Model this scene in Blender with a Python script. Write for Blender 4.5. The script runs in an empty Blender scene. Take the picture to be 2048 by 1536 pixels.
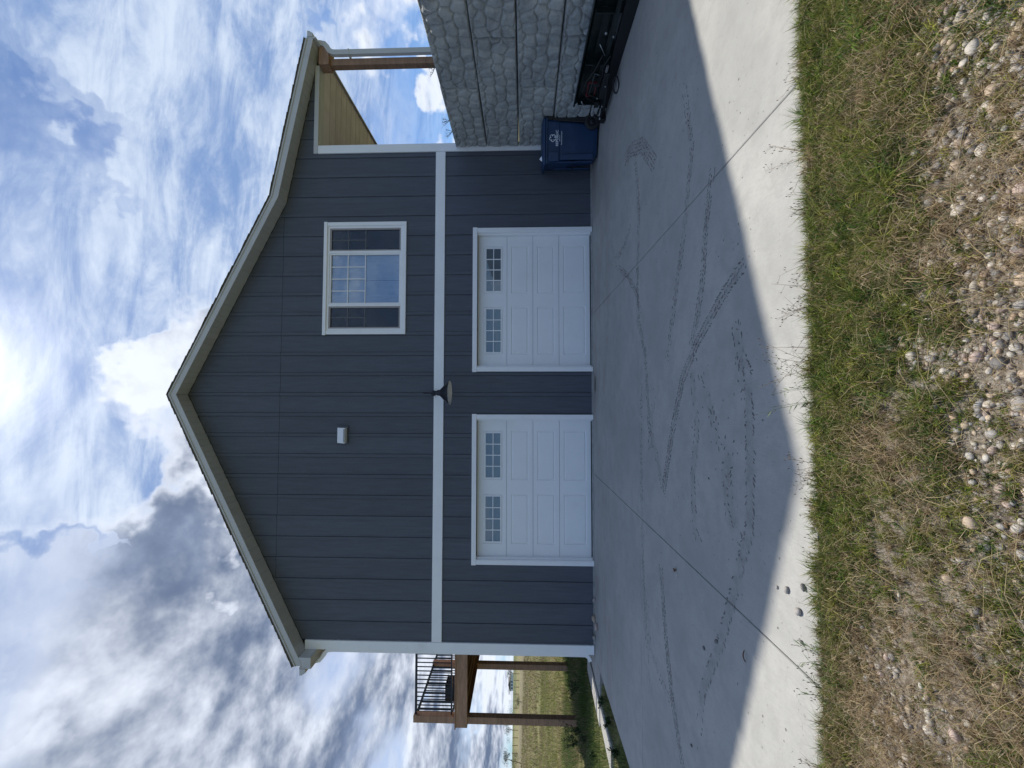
import bpy, bmesh, math, random
import numpy as np
from mathutils import Vector, Matrix, noise as mnoise
random.seed(7); rng = np.random.default_rng(7)
scn = bpy.context.scene
COL = scn.collection
R = math.radians
SL = math.tan(R(1.2))            # the drive falls away from the garage doors

# ------------------------------------------------------------------ camera
PITCH, YAW = R(1.8), R(2.3)
fw = Vector((math.sin(YAW)*math.cos(PITCH), math.cos(YAW)*math.cos(PITCH), math.sin(PITCH)))
rt = Vector((math.cos(YAW), -math.sin(YAW), 0))
up = rt.cross(fw)
cam = bpy.data.cameras.new('camera'); cam_o = bpy.data.objects.new('camera', cam); COL.objects.link(cam_o)
cam.sensor_fit = 'HORIZONTAL'; cam.sensor_width = 36; cam.lens = 36*800/2048
cam.clip_start = 0.05; cam.clip_end = 8000
ax, ay, az = -up, rt, -fw        # the phone was held on its side
cam_o.matrix_world = Matrix(((ax.x, ay.x, az.x, 0.0), (ax.y, ay.y, az.y, -8.0), (ax.z, ay.z, az.z, 1.3645), (0, 0, 0, 1)))
scn.camera = cam_o

# ------------------------------------------------------------------ sky, sun, exposure
SUN_EL, SUN_AZ = R(57.4), R(5.2)
sd = Vector((math.sin(SUN_AZ)*math.cos(SUN_EL), math.cos(SUN_AZ)*math.cos(SUN_EL), math.sin(SUN_EL)))
sun = bpy.data.lights.new('sun', 'SUN'); sun.energy = 4.0; sun.angle = R(0.6); sun.color = (1, .95, .86)
sun_o = bpy.data.objects.new('sun', sun); COL.objects.link(sun_o)
sun_o.rotation_euler = sd.to_track_quat('Z', 'Y').to_euler()
scn.view_settings.view_transform = 'Standard'; scn.view_settings.look = 'None'
scn.view_settings.gamma = 1; scn.view_settings.use_curve_mapping = False
scn.view_settings.exposure = 0.42

class NT:
    """small helper to chain shader nodes"""
    def __init__(s, tree): s.t = tree; s.n = tree.nodes; s.l = tree.links
    def node(s, kind, **kw):
        n = s.n.new(kind)
        for k, v in kw.items(): setattr(n, k, v)
        return n
    def put(s, sock, v):
        if isinstance(v, bpy.types.NodeSocket): s.l.new(v, sock)
        elif v is not None: sock.default_value = v
    def math(s, op, a, b=None, c=None, clamp=False):
        n = s.node('ShaderNodeMath', operation=op, use_clamp=clamp)
        for i, v in enumerate((a, b, c)): s.put(n.inputs[i], v)
        return n.outputs[0]
    def vm(s, op, a, b=None, scale=None):
        n = s.node('ShaderNodeVectorMath', operation=op)
        s.put(n.inputs[0], a); s.put(n.inputs[1], b)
        if scale is not None: s.put(n.inputs['Scale'], scale)
        return n.outputs['Value' if op in ('DOT_PRODUCT', 'LENGTH') else 'Vector']
    def noise(s, vec, scale, detail=5, rough=.55, dist=0, out='Fac', lac=2.0):
        n = s.node('ShaderNodeTexNoise')
        s.put(n.inputs['Vector'], vec); n.inputs['Scale'].default_value = scale; n.inputs['Detail'].default_value = detail
        n.inputs['Roughness'].default_value = rough; n.inputs['Distortion'].default_value = dist; n.inputs['Lacunarity'].default_value = lac
        return n.outputs[out]
    def mapr(s, v, a, b, c=0., d=1., smooth=False):
        n = s.node('ShaderNodeMapRange', interpolation_type='SMOOTHSTEP' if smooth else 'LINEAR')
        for i, x in enumerate((v, a, b, c, d)): s.put(n.inputs[i], x)
        return n.outputs[0]
    def mix(s, f, a, b, blend='MIX'):
        n = s.node('ShaderNodeMix', data_type='RGBA', blend_type=blend)
        s.put(n.inputs[0], f)
        for i, v in ((6, a), (7, b)):
            if isinstance(v, tuple) and len(v) == 3: v = v + (1,)
            s.put(n.inputs[i], v)
        return n.outputs[2]
    def mapping(s, vec, scale=(1, 1, 1), rot=(0, 0, 0), loc=(0, 0, 0)):
        n = s.node('ShaderNodeMapping'); s.put(n.inputs[0], vec)
        n.inputs['Scale'].default_value = scale; n.inputs['Rotation'].default_value = rot; n.inputs['Location'].default_value = loc
        return n.outputs[0]

world = bpy.data.worlds.new('World'); scn.world = world; world.use_nodes = True
W = NT(world.node_tree); W.n.clear()
D = W.node('ShaderNodeTexCoord').outputs['Generated']
D = W.vm('NORMALIZE', D)
sky = W.node('ShaderNodeTexSky', sky_type='NISHITA', sun_disc=False, sun_elevation=SUN_EL, sun_rotation=SUN_AZ, air_density=1.0, dust_density=.6, ozone_density=2.2, altitude=900)
skyc = W.mix(1.0, sky.outputs[0], (.52, .70, .92), 'MULTIPLY')
sep = W.node('ShaderNodeSeparateXYZ'); W.put(sep.inputs[0], D)
z = W.math('MAXIMUM', sep.outputs['Z'], 0.0)
inv = W.math('DIVIDE', 1.0, W.math('ADD', z, .22))
P = W.vm('SCALE', D, scale=inv)
warp = W.noise(D, 2.6, 5, .6, out='Color'); warp = W.vm('SCALE', W.vm('SUBTRACT', warp, (.5, .5, .5)), scale=.30)
warp2 = W.noise(D, 11., 6, .62, out='Color'); warp2 = W.vm('SCALE', W.vm('SUBTRACT', warp2, (.5, .5, .5)), scale=.05)
DW = W.vm('ADD', W.vm('ADD', D, warp), warp2)
def blob(c, rin, rout, vec=None, flat=1.0):
    v = Vector(c).normalized()
    if flat != 1.0:                                   # flattened towards the horizon
        m = W.mapping(vec or DW, scale=(1, 1, flat)); v = Vector((v.x, v.y, v.z*flat))
        dd = W.vm('DISTANCE', m, tuple(v))
        n = dd.node; dd = n.outputs['Value']
        return W.mapr(dd, math.radians(rout), math.radians(rin), 0, 1, True)
    d = W.vm('DOT_PRODUCT', vec or DW, tuple(v))
    return W.mapr(d, math.cos(R(rout)), math.cos(R(rin)), 0, 1, True)
def summed(l):
    o = l[0]
    for x in l[1:]: o = W.math('ADD', o, x)
    return o
# layer 1: high streaky veil
Pw = W.mapping(P, scale=(1.0, 2.2, 1.0), rot=(0, 0, R(-42)))
w1 = W.noise(Pw, 1.5, 10, .60, .9)
w2 = W.noise(W.mapping(P, scale=(1.6, 6.0, 1.0), rot=(0, 0, R(-50))), 2.4, 8, .62, .5)
w3 = W.noise(P, 7., 8, .62, .3)
w = summed([W.math('MULTIPLY', w1, .50), W.math('MULTIPLY', w2, .30), W.math('MULTIPLY', w3, .20)])
gaps = summed([W.math('MULTIPLY', blob((.58, .45, .72), 0, 12), .75), W.math('MULTIPLY', blob((.36, .515, .79), 0, 9), .7), W.math('MULTIPLY', blob((.25, .54, .82), 1, 7), .7),
               W.math('MULTIPLY', blob((-.27, .56, .80), 0, 10), .55), W.math('MULTIPLY', blob((.30, .60, .74), 1, 6), .45),
               W.math('MULTIPLY', blob((-.258, .742, .618), 0, 7), .8), W.math('MULTIPLY', blob((-.50, .70, .50), 1, 7), .6),
               W.math('MULTIPLY', blob((-.68, .75, .17), 5, 14), 2.4), W.math('MULTIPLY', blob((.56, .76, .32), 2, 8), 1.2)])
veilcov = summed([blob((.44, .60, .66), 12, 30), blob((.21, .65, .72), 12, 30), blob((-.1, .66, .74), 10, 30), W.math('MULTIPLY', blob((.60, .70, .42), 5, 18), .6)])
dens_w = W.mapr(W.math('SUBTRACT', W.math('ADD', w, W.math('MULTIPLY', veilcov, .16)), W.math('MULTIPLY', gaps, .17)), .33, .66, .12, .97, True)
dens_w = W.math('MULTIPLY', dens_w, W.mapr(z, .08, .42, .30, 1, True))
# layer 2: cumulus
sunP = Vector((sd.x, sd.y, 0))/(sd.z+.22)
toS = W.vm('SUBTRACT', tuple(sunP), P); toS = W.vm('NORMALIZE', toS)
CS = (1.35, 13, .56, .15)
c1 = W.noise(P, *CS)
c1s = W.noise(W.vm('ADD', P, W.vm('SCALE', toS, scale=.045)), 1.35, 7, .56, .15)
c1b = W.noise(P, 1.35, 7, .56, .15)
rim = W.math('SUBTRACT', c1b, c1s)                       # > 0 where the cloud thins towards the sun
cov = summed([blob((-.50, .68, .52), 10, 26), blob((-.62, .71, .36), 10, 22), blob((-.42, .58, .70), 8, 22), blob((-.80, .45, .45), 10, 30),
              W.math('MULTIPLY', blob((.16, .83, .56), 0, 12), .9), blob((-.06, .82, .59), 2, 14), blob((-.25, .83, .52), 5, 12),
              blob((.74, .66, .25), 7, 17), blob((.62, .77, .19), 5, 12), blob((-.38, .92, .10), 8, 16), blob((-.55, .80, .25), 3, 9)])
cov = W.math('SUBTRACT', W.math('SUBTRACT', cov, W.math('MULTIPLY', gaps, .50)), W.math('MULTIPLY', blob((.42, .56, .72), 8, 34), .8))
dens_c = W.mapr(W.math('ADD', c1, W.math('MULTIPLY', W.math('MINIMUM', cov, 1.25), .30)), .62, .90, 0, 1, True)
hor_n = W.noise(W.mapping(D, scale=(1, 1, 5.5)), 5.2, 10, .58, .3)
hor = W.math('MULTIPLY', W.mapr(z, .02, .15, 1, 0, True), W.mapr(hor_n, .50, .62, 0, 1, True))
dens_c = W.math('MAXIMUM', dens_c, W.math('MULTIPLY', hor, .85))
thick = W.math('MINIMUM', summed([W.math('MULTIPLY', blob((-.61, .71, .38), 5, 19), 1.25), W.math('MULTIPLY', blob((-.47, .64, .60), 3, 17), .8), W.math('MULTIPLY', blob((-.33, .70, .63), 2, 11), .7), blob((-.8, .4, .4), 5, 25)]), 1.0)
sh_n = W.noise(W.mapping(P, loc=(.09, .22, 0)), 1.7, 8, .56, .3)
grey = summed([W.math('MULTIPLY', W.math('SUBTRACT', sh_n, .5), 1.9), W.math('MULTIPLY', thick, .62), W.math('MULTIPLY', rim, -6.5), W.math('MULTIPLY', W.math('SUBTRACT', c1, .62), 1.2)])
grey = W.math('MULTIPLY', W.mapr(W.math('ADD', grey, .16), 0, 1, 0, 1, True), W.mapr(dens_c, .45, 1.0, .08, 1, True))
K = 10.0
cum = W.mix(grey, (.66*K, .71*K, .80*K), (.11*K, .15*K, .24*K))
veil_n = summed([W.math('MULTIPLY', w2, .55), W.math('MULTIPLY', W.noise(W.mapping(P, scale=(1, 1.8, 1), rot=(0, 0, R(-45))), 3.6, 9, .66, .6), .45)])
veil = W.mix(W.mapr(veil_n, .36, .64, 0, 1, True), (.54*K, .62*K, .74*K), (.17*K, .27*K, .49*K))
up0 = W.mapr(sep.outputs['Z'], -.02, .01, 0, 1, True)
dens_w = W.math('MULTIPLY', dens_w, up0); dens_c = W.math('MULTIPLY', dens_c, up0)
col = W.mix(dens_w, skyc, veil)
col = W.mix(dens_c, col, cum)
# bright aureole where the cloud veil stands in front of the sun
dsun = W.vm('DOT_PRODUCT', D, tuple(sd))
glow = W.math('POWER', W.math('MAXIMUM', dsun, 0.0), 30.)
glow2 = W.math('POWER', W.math('MAXIMUM', dsun, 0.0), 260.)
g = W.math('ADD', W.math('MULTIPLY', glow, .09*K), W.math('MULTIPLY', glow2, .60*K))
gc = W.vm('SCALE', (1.0, .93, .94), scale=g)
col = W.mix(1.0, col, gc, 'ADD')
bg = W.node('ShaderNodeBackground'); bg.inputs['Strength'].default_value = .1
W.l.new(col, bg.inputs['Color'])
wo = W.node('ShaderNodeOutputWorld'); W.l.new(bg.outputs[0], wo.inputs[0])

# ------------------------------------------------------------------ materials
MATS = {}
def mat(name, col, rough=.6, var=.12, vs=6., bump=.15, bs=80., bd=.004, metallic=0., spec=.5, obvar=0., stretch=(1, 1, 1), attr=None, coat=0., vcol=None, dirt=None):
    if name in MATS: return MATS[name]
    m = bpy.data.materials.new(name); m.use_nodes = True; MATS[name] = m
    t = NT(m.node_tree); b = t.n['Principled BSDF']
    tc = t.node('ShaderNodeTexCoord').outputs['Object']
    v = t.mapping(tc, scale=stretch)
    n = t.noise(v, vs, 6, .6)
    if attr:
        a = t.node('ShaderNodeAttribute', attribute_name=attr); c = a.outputs['Color']
    else: c = col + (1,)
    f = t.mapr(n, .3, .7, 1-var, 1+var)
    if obvar:
        oi = t.node('ShaderNodeObjectInfo'); f = t.math('MULTIPLY', f, t.mapr(oi.outputs['Random'], 0, 1, 1-obvar, 1+obvar))
    base = t.mix(1.0, c, (1, 1, 1, 1), 'MULTIPLY'); cmb = t.node('ShaderNodeCombineColor')
    for i in range(3): t.put(cmb.inputs[i], f)
    base = t.mix(1.0, base, cmb.outputs[0], 'MULTIPLY')
    if vcol: base = t.mix(t.mapr(t.noise(v, vs*.35, 5, .6), .42, .62, 0, 1, True), base, vcol)
    if dirt: base = t.mix(t.math('MULTIPLY', t.mapr(t.noise(tc, dirt[1], 8, .7), .52, .75, 0, 1, True), dirt[2]), base, dirt[0])
    t.l.new(base, b.inputs['Base Color'])
    b.inputs['Roughness'].default_value = rough; b.inputs['Metallic'].default_value = metallic
    b.inputs['Specular IOR Level'].default_value = spec; b.inputs['Coat Weight'].default_value = coat
    if bump:
        bn = t.node('ShaderNodeBump'); bn.inputs['Strength'].default_value = bump; bn.inputs['Distance'].default_value = bd
        t.put(bn.inputs['Height'], t.noise(v, bs, 5, .65)); t.l.new(bn.outputs[0], b.inputs['Normal'])
    return m
M_side = mat('siding_navy_grey', (.076, .085, .106), .62, .14, 2.2, .55, 26, .004, stretch=(14, 14, 1), obvar=.07, dirt=((.12, .13, .14), 3., .18))
M_core = mat('dark_sheathing', (.012, .013, .016), .9, bump=0)
M_white = mat('white_trim_paint', (.85, .85, .85), .48, .03, 2, .12, 60, .002, dirt=((.45, .43, .40), 2.2, .16))
M_door = mat('white_door_paint', (.84, .845, .85), .42, .02, 1.5, .10, 120, .001, dirt=((.5, .49, .47), 1.3, .12))
M_fascia = mat('clay_fascia', (.53, .53, .525), .5, .05, 2, .1, 40, .002, dirt=((.25, .23, .2), 2.5, .2))
M_soffit = mat('clay_soffit', (.47, .48, .50), .55, .05, 2, .1, 40, .002, obvar=.03)
M_tan = mat('tan_porch_ceiling', (.60, .535, .56), .55, .10, 3, .1, 40, .002, obvar=.10)
M_shing = mat('asphalt_shingle', (.12, .11, .10), .95, .3, 40, .6, 160, .004, obvar=.25)
M_black = mat('black_metal', (.008, .009, .011), .38, .1, 10, .05, 60, .001)
M_rubber = mat('black_rubber', (.018, .018, .019), .75, .15, 12, .2, 60, .002)
M_cedar = mat('brown_stained_timber', (.34, .20, .125), .7, .28, 3.5, .4, 24, .004, stretch=(1, 1, 6), obvar=.12)
M_cedar_y = mat('brown_stained_joist', (.26, .15, .095), .7, .28, 3.5, .4, 24, .004, stretch=(6, .7, 6), obvar=.22)
M_cedar_x = mat('brown_stained_board', (.35, .205, .13), .7, .30, 4, .4, 24, .004, stretch=(.8, 6, 5), obvar=.12)
M_bin = mat('blue_bin_plastic', (.009, .037, .100), .42, .12, 4, .3, 140, .0015, dirt=((.05, .09, .15), 4., .35))
M_binblk = mat('black_bin_plastic', (.010, .010, .012), .5, .1, 6, .1, 60, .002)
M_plow = mat('plow_black_green_paint', (.006, .013, .012), .28, .25, 5, .15, 30, .003, coat=.3, dirt=((.05, .05, .045), 5., .5))
M_steel = mat('worn_steel', (.42, .42, .41), .4, .2, 15, .2, 60, .002, metallic=.8)
M_red = mat('red_paint', (.13, .012, .015), .45, .1, 8, .1, 40)
M_lampin = mat('white_lamp_enamel', (.80, .79, .75), .35, .03, 5, 0)
M_print = mat('white_print', (.80, .83, .88), .5, .03, 5, 0)
M_paper = mat('white_paper', (.85, .87, .9), .7, .04, 8, .2, 20)
M_curtain = mat('pale_blue_curtain', (.74, .84, .90), .9, .12, 5, .6, 8, .02, stretch=(5, 1, .6))
M_blue = mat('light_blue_plastic', (.16, .40, .70), .45, .1, 8, .05)
M_room = mat('room_wall_grey', (.26, .29, .33), .9, .1, 3, 0)
M_bloc = mat('grey_block_concrete', (.325, .33, .32), .85, .28, 7, .9, 45, .008, obvar=.05, dirt=((.14, .14, .13), 3.5, .6), vcol=(.43, .43, .40, 1))
M_found = mat('foundation_concrete', (.33, .33, .32), .85, .2, 6, .5, 60, .004)
M_leafdry = mat('dry_brown_leaf', (.12, .055, .03), .8, .3, 20, .4, 60)
M_seal = mat('black_door_seal', (.01, .01, .011), .7, bump=0)

# concrete of the drive: broom lines running away from the doors, stains, fine pits
M_conc = bpy.data.materials.new('broomed_concrete'); M_conc.use_nodes = True
t = NT(M_conc.node_tree); b = t.n['Principled BSDF']
tc = t.node('ShaderNodeNewGeometry').outputs['Position']
big = t.noise(tc, .9, 6, .62); med = t.noise(tc, 6., 7, .65); fine = t.noise(t.mapping(tc, scale=(60, 7, 1)), 3.2, 4, .6)
c = t.mix(t.mapr(big, .33, .68, 0, 1, True), (.345, .340, .318), (.42, .41, .378))
c = t.mix(t.mapr(med, .40, .72, 0, .55, True), c, (.29, .284, .262))
c = t.mix(t.mapr(fine, .46, .72, 0, .40, True), c, (.285, .278, .258))
spY = t.node('ShaderNodeSeparateXYZ'); t.put(spY.inputs[0], tc)
near_house = t.mapr(spY.outputs['Y'], -2.9, -.1, 0, 1, True)
rust = t.math('MULTIPLY', near_house, t.mapr(t.noise(t.mapping(tc, scale=(.45, 1.3, 1)), 1.5, 6, .6), .40, .66, 0, .55, True))
c = t.mix(rust, c, (.27, .235, .205))
pit = t.math('MULTIPLY', t.mapr(t.noise(tc, 38, 3, .5), .66, .72, 0, .55, True), t.mapr(t.noise(tc, 1.7, 4, .6), .45, .65, 0.1, 1, True))
c = t.mix(pit, c, (.12, .117, .11))
t.l.new(c, b.inputs['Base Color']); b.inputs['Roughness'].default_value = .82; b.inputs['Specular IOR Level'].default_value = .3
h = t.math('ADD', t.math('MULTIPLY', fine, .7), t.math('MULTIPLY', t.noise(tc, 55, 5, .7), .5)); h = t.math('ADD', h, t.math('MULTIPLY', t.noise(tc, 9, 4, .6), .9))
bn = t.node('ShaderNodeBump'); bn.inputs['Strength'].default_value = .55; bn.inputs['Distance'].default_value = .005
t.put(bn.inputs['Height'], h); t.l.new(bn.outputs[0], b.inputs['Normal'])

# dried mud prints on the concrete: broken, partly see-through
M_mud = bpy.data.materials.new('dried_mud_print'); M_mud.use_nodes = True
t = NT(M_mud.node_tree); b = t.n['Principled BSDF']; tc = t.node('ShaderNodeNewGeometry').outputs['Position']
b.inputs['Base Color'].default_value = (.155, .15, .142, 1); b.inputs['Roughness'].default_value = .9
t.put(b.inputs['Alpha'], t.math('MULTIPLY', t.mapr(t.noise(tc, 30, 5, .7), .28, .58, .10, 1), t.mapr(t.noise(tc, 2.2, 3, .5), .30, .62, .22, .90)))

def glass_mat(name, tint, gl, trans, diffuse_lift=0.):
    m = bpy.data.materials.new(name); m.use_nodes = True; t = NT(m.node_tree)
    t.n.remove(t.n['Principled BSDF']); out = t.n['Material Output']
    tr = t.node('ShaderNodeBsdfTransparent'); tr.inputs[0].default_value = tint + (1,)
    g = t.node('ShaderNodeBsdfGlossy'); g.inputs['Roughness'].default_value = .02; g.inputs['Color'].default_value = (.85, .92, 1, 1)
    bn = t.node('ShaderNodeBump'); bn.inputs['Strength'].default_value = .12; bn.inputs['Distance'].default_value = .02
    t.put(bn.inputs['Height'], t.noise(t.node('ShaderNodeTexCoord').outputs['Object'], 2.2, 3, .5)); t.l.new(bn.outputs[0], g.inputs['Normal'])
    fr = t.node('ShaderNodeFresnel'); fr.inputs[0].default_value = 1.5
    mx = t.node('ShaderNodeMixShader'); t.put(mx.inputs[0], t.math('ADD', t.math('MULTIPLY', fr.outputs[0], 1.5), gl, clamp=True))
    df = t.node('ShaderNodeBsdfDiffuse'); df.inputs[0].default_value = (.20, .25, .30, 1); m2 = t.node('ShaderNodeMixShader'); m2.inputs[0].default_value = diffuse_lift  # even diffuse tone lightens the panes in place of light from inside
    t.l.new(tr.outputs[0], m2.inputs[1]); t.l.new(df.outputs[0], m2.inputs[2]); t.l.new(m2.outputs[0], mx.inputs[1]); t.l.new(g.outputs[0], mx.inputs[2]); t.l.new(mx.outputs[0], out.inputs[0])
    return m
M_glass = glass_mat('window_glass', (.86, .90, .94), .13, .5, .12)
M_gglass = glass_mat('garage_door_glass', (.30, .34, .38), .04, .4, .50)
M_screen = bpy.data.materials.new('insect_screen'); M_screen.use_nodes = True
M_screen.node_tree.nodes['Principled BSDF'].inputs['Base Color'].default_value = (.035, .045, .06, 1)
M_screen.node_tree.nodes['Principled BSDF'].inputs['Alpha'].default_value = .38
M_screen.node_tree.nodes['Principled BSDF'].inputs['Roughness'].default_value = .8

def ground_mat(name, kind):
    m = bpy.data.materials.new(name); m.use_nodes = True; t = NT(m.node_tree); b = t.n['Principled BSDF']
    tc = t.node('ShaderNodeNewGeometry').outputs['Position']
    if kind == 'soil':
        c = t.mix(t.mapr(t.noise(tc, 7, 7, .65), .35, .65), (.11, .088, .068), (.24, .205, .16))
        c = t.mix(t.mapr(t.noise(tc, 70, 4, .6), .45, .6), c, (.30, .265, .22)); c = t.mix(t.mapr(t.noise(tc, 150, 3, .6), .55, .7), c, (.11, .095, .08))
        hs, dist = 90, .01
    else:
        sp = t.node('ShaderNodeSeparateXYZ'); t.put(sp.inputs[0], tc)
        wv = t.math('ADD', sp.outputs['Y'], t.math('MULTIPLY', t.noise(t.mapping(tc, scale=(.4, .4, .4)), .12, 4, .5), 26))
        cr = t.node('ShaderNodeValToRGB'); t.put(cr.inputs[0], t.mapr(wv, 10, 190, 0, 1)); e = cr.color_ramp.elements
        e[0].position = 0; e[0].color = (.165, .17, .055, 1); e[1].position = 1; e[1].color = (.085, .125, .055, 1)
        for p, cc in ((.07, (.23, .205, .085)), (.11, (.165, .165, .06)), (.17, (.21, .19, .09)), (.20, (.20, .165, .12)), (.32, (.22, .185, .135)), (.345, (.25, .225, .12)), (.45, (.23, .21, .11)), (.49, (.09, .12, .05))):
            q = e.new(p); q.color = cc + (1,)
        st = t.noise(t.mapping(tc, scale=(.25, 1.6, 1), rot=(0, 0, R(6))), .9, 7, .65)
        c = t.mix(t.mapr(st, .38, .66, 0, .75), cr.outputs[0], (.27, .24, .13)); c = t.mix(t.mapr(t.noise(tc, 2.6, 7, .7), .48, .72, 0, .8), c, (.045, .062, .022))
        c = t.mix(t.mapr(t.noise(t.mapping(tc, scale=(.3, 2.5, 1)), .35, 5, .6), .54, .66, 0, .6), c, (.065, .075, .03))
        hs, dist = 9, .12
    t.l.new(c, b.inputs['Base Color']); b.inputs['Roughness'].default_value = .95; b.inputs['Specular IOR Level'].default_value = .1
    bn = t.node('ShaderNodeBump'); bn.inputs['Strength'].default_value = .8; bn.inputs['Distance'].default_value = dist
    t.put(bn.inputs['Height'], t.noise(tc, hs, 6, .7)); t.l.new(bn.outputs[0], b.inputs['Normal'])
    return m
M_soil = ground_mat('sandy_soil', 'soil'); M_field = ground_mat('rough_pasture', 'field')
M_grass = mat('grass_blade', (1, 1, 1), .6, .12, 20, 0, attr='Col', spec=.25)
M_straw = mat('dry_straw', (1, 1, 1), .7, .12, 20, 0, attr='Col', spec=.2)
M_stone = mat('pebble_stone', (1, 1, 1), .62, .22, 40, .4, 120, .002, attr='Col', spec=.35)
M_weed = mat('weed_leaf', (1, 1, 1), .6, .15, 15, 0, attr='Col', spec=.25)
for mm_ in (M_grass, M_straw, M_weed):       # thin blades let some light through
    t = NT(mm_.node_tree); b = t.n['Principled BSDF']; out = t.n['Material Output']; tl = t.node('ShaderNodeBsdfTranslucent'); mx = t.node('ShaderNodeMixShader')
    src = b.inputs['Base Color'].links[0].from_socket; gn = t.node('ShaderNodeGamma'); gn.inputs[1].default_value = .9; t.l.new(src, gn.inputs[0]); t.l.new(gn.outputs[0], tl.inputs[0]); mx.inputs[0].default_value = .40
    t.l.new(b.outputs[0], mx.inputs[1]); t.l.new(tl.outputs[0], mx.inputs[2]); t.l.new(mx.outputs[0], out.inputs[0])
def pebble_mat(name, c, c2):
    return mat(name, c, .6, .25, 45, .4, 130, .0015, obvar=.18, vcol=c2 + (1,), spec=.35)

# ------------------------------------------------------------------ object helpers
def finish(o, label=None, cat=None, group=None, kind=None):
    if label: o['label'] = label
    if cat: o['category'] = cat
    if group: o['group'] = group
    if kind: o['kind'] = kind
    return o
def empty(name, loc=(0, 0, 0), rz=0, **kw):
    o = bpy.data.objects.new(name, None); COL.objects.link(o); o.location = loc; o.rotation_euler = (0, 0, rz); o.empty_display_size = .1
    return finish(o, **kw)
def link(name, me, parent=None, loc=(0, 0, 0), rot=(0, 0, 0), scale=(1, 1, 1), **kw):
    o = bpy.data.objects.new(name, me); COL.objects.link(o); o.parent = parent
    o.location = loc; o.rotation_euler = rot; o.scale = scale
    return finish(o, **kw)
class MB:
    def __init__(s): s.v = []; s.f = []; s.sm = []
    def add(s, vs, fs, smooth=False):
        k = len(s.v); s.v += [tuple(v) for v in vs]; s.f += [tuple(i+k for i in f) for f in fs]; s.sm += [smooth]*len(fs); return s
    def box(s, x0, x1, y0, y1, z0, z1, rot=None, at=None):
        if x0 > x1: x0, x1 = x1, x0
        if y0 > y1: y0, y1 = y1, y0
        if z0 > z1: z0, z1 = z1, z0
        vs = [Vector((x, y, zz)) for zz in (z0, z1) for y in (y0, y1) for x in (x0, x1)]
        if rot is not None: vs = [rot @ v for v in vs]
        if at is not None: vs = [v + Vector(at) for v in vs]
        return s.add(vs, [(0, 2, 3, 1), (4, 5, 7, 6), (0, 1, 5, 4), (2, 6, 7, 3), (0, 4, 6, 2), (1, 3, 7, 5)])
    def prism(s, poly, a, b, axis='y'):
        """poly in (x, z) for axis y, (x, y) for axis z, (y, z) for axis x, extruded from a to b"""
        def P3(p, h):
            return (p[0], h, p[1]) if axis == 'y' else (p[0], p[1], h) if axis == 'z' else (h, p[0], p[1])
        n = len(poly); ar = sum(poly[i][0]*poly[(i+1) % n][1]-poly[(i+1) % n][0]*poly[i][1] for i in range(n))
        if ar < 0: poly = poly[::-1]
        if a > b: a, b = b, a
        vs = [P3(p, a) for p in poly] + [P3(p, b) for p in poly]
        lo, hi = tuple(range(n)), tuple(range(n, 2*n))
        if axis == 'y': fs = [lo, hi[::-1]]; sides = [(i, i+n, (i+1) % n+n, (i+1) % n) for i in range(n)]
        else: fs = [lo[::-1], hi]; sides = [(i, (i+1) % n, (i+1) % n+n, i+n) for i in range(n)]
        return s.add(vs, fs + sides)
    def tube(s, pts, r, n=8, cap=True, smooth=True):
        pts = [Vector(p) for p in pts]; rs = r if isinstance(r, (list, tuple)) else [r]*len(pts); rings = []
        ref = Vector((0, 0, 1))
        for i, p in enumerate(pts):
            d = (pts[min(i+1, len(pts)-1)]-pts[max(i-1, 0)]).normalized()
            if abs(d.dot(ref)) > .93: ref = Vector((1, 0, 0)) if abs(d.x) < .9 else Vector((0, 1, 0))
            u = d.cross(ref).normalized(); w_ = u.cross(d)
            ref = w_
            rings.append([p+(u*math.cos(a)+w_*math.sin(a))*rs[i] for a in [2*math.pi*k/n for k in range(n)]])
        vs = [v for rg in rings for v in rg]; fs = []
        for i in range(len(pts)-1):
            for k in range(n): fs.append((i*n+k, i*n+(k+1) % n, (i+1)*n+(k+1) % n, (i+1)*n+k))
        if cap: fs += [tuple(range(n))[::-1], tuple(range((len(pts)-1)*n, len(pts)*n))]
        return s.add(vs, fs, smooth)
    def lathe(s, prof, n=24, smooth=True, axis='z', at=(0, 0, 0)):
        vs = []
        for r_, h in prof:
            for k in range(n):
                a = 2*math.pi*k/n; p = (r_*math.cos(a), r_*math.sin(a), h)
                if axis == 'y': p = (p[0], h, p[1])
                if axis == 'x': p = (h, p[0], p[1])
                vs.append(Vector(p)+Vector(at))
        fs = [(i*n+k, i*n+(k+1) % n, (i+1)*n+(k+1) % n, (i+1)*n+k) for i in range(len(prof)-1) for k in range(n)]
        return s.add(vs, fs, smooth)
    def mesh(s, name, m):
        me = bpy.data.meshes.new(name); me.from_pydata(s.v, [], s.f); me.materials.append(m)
        me.polygons.foreach_set('use_smooth', s.sm); me.update(); return me
    def build(s, name, m, parent=None, bevel=0, **kw):
        o = link(name, s.mesh(name, m), parent, **kw)
        if bevel:
            bv = o.modifiers.new('bevel', 'BEVEL'); bv.width = bevel; bv.segments = 2; bv.limit_method = 'ANGLE'
        return o
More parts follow.
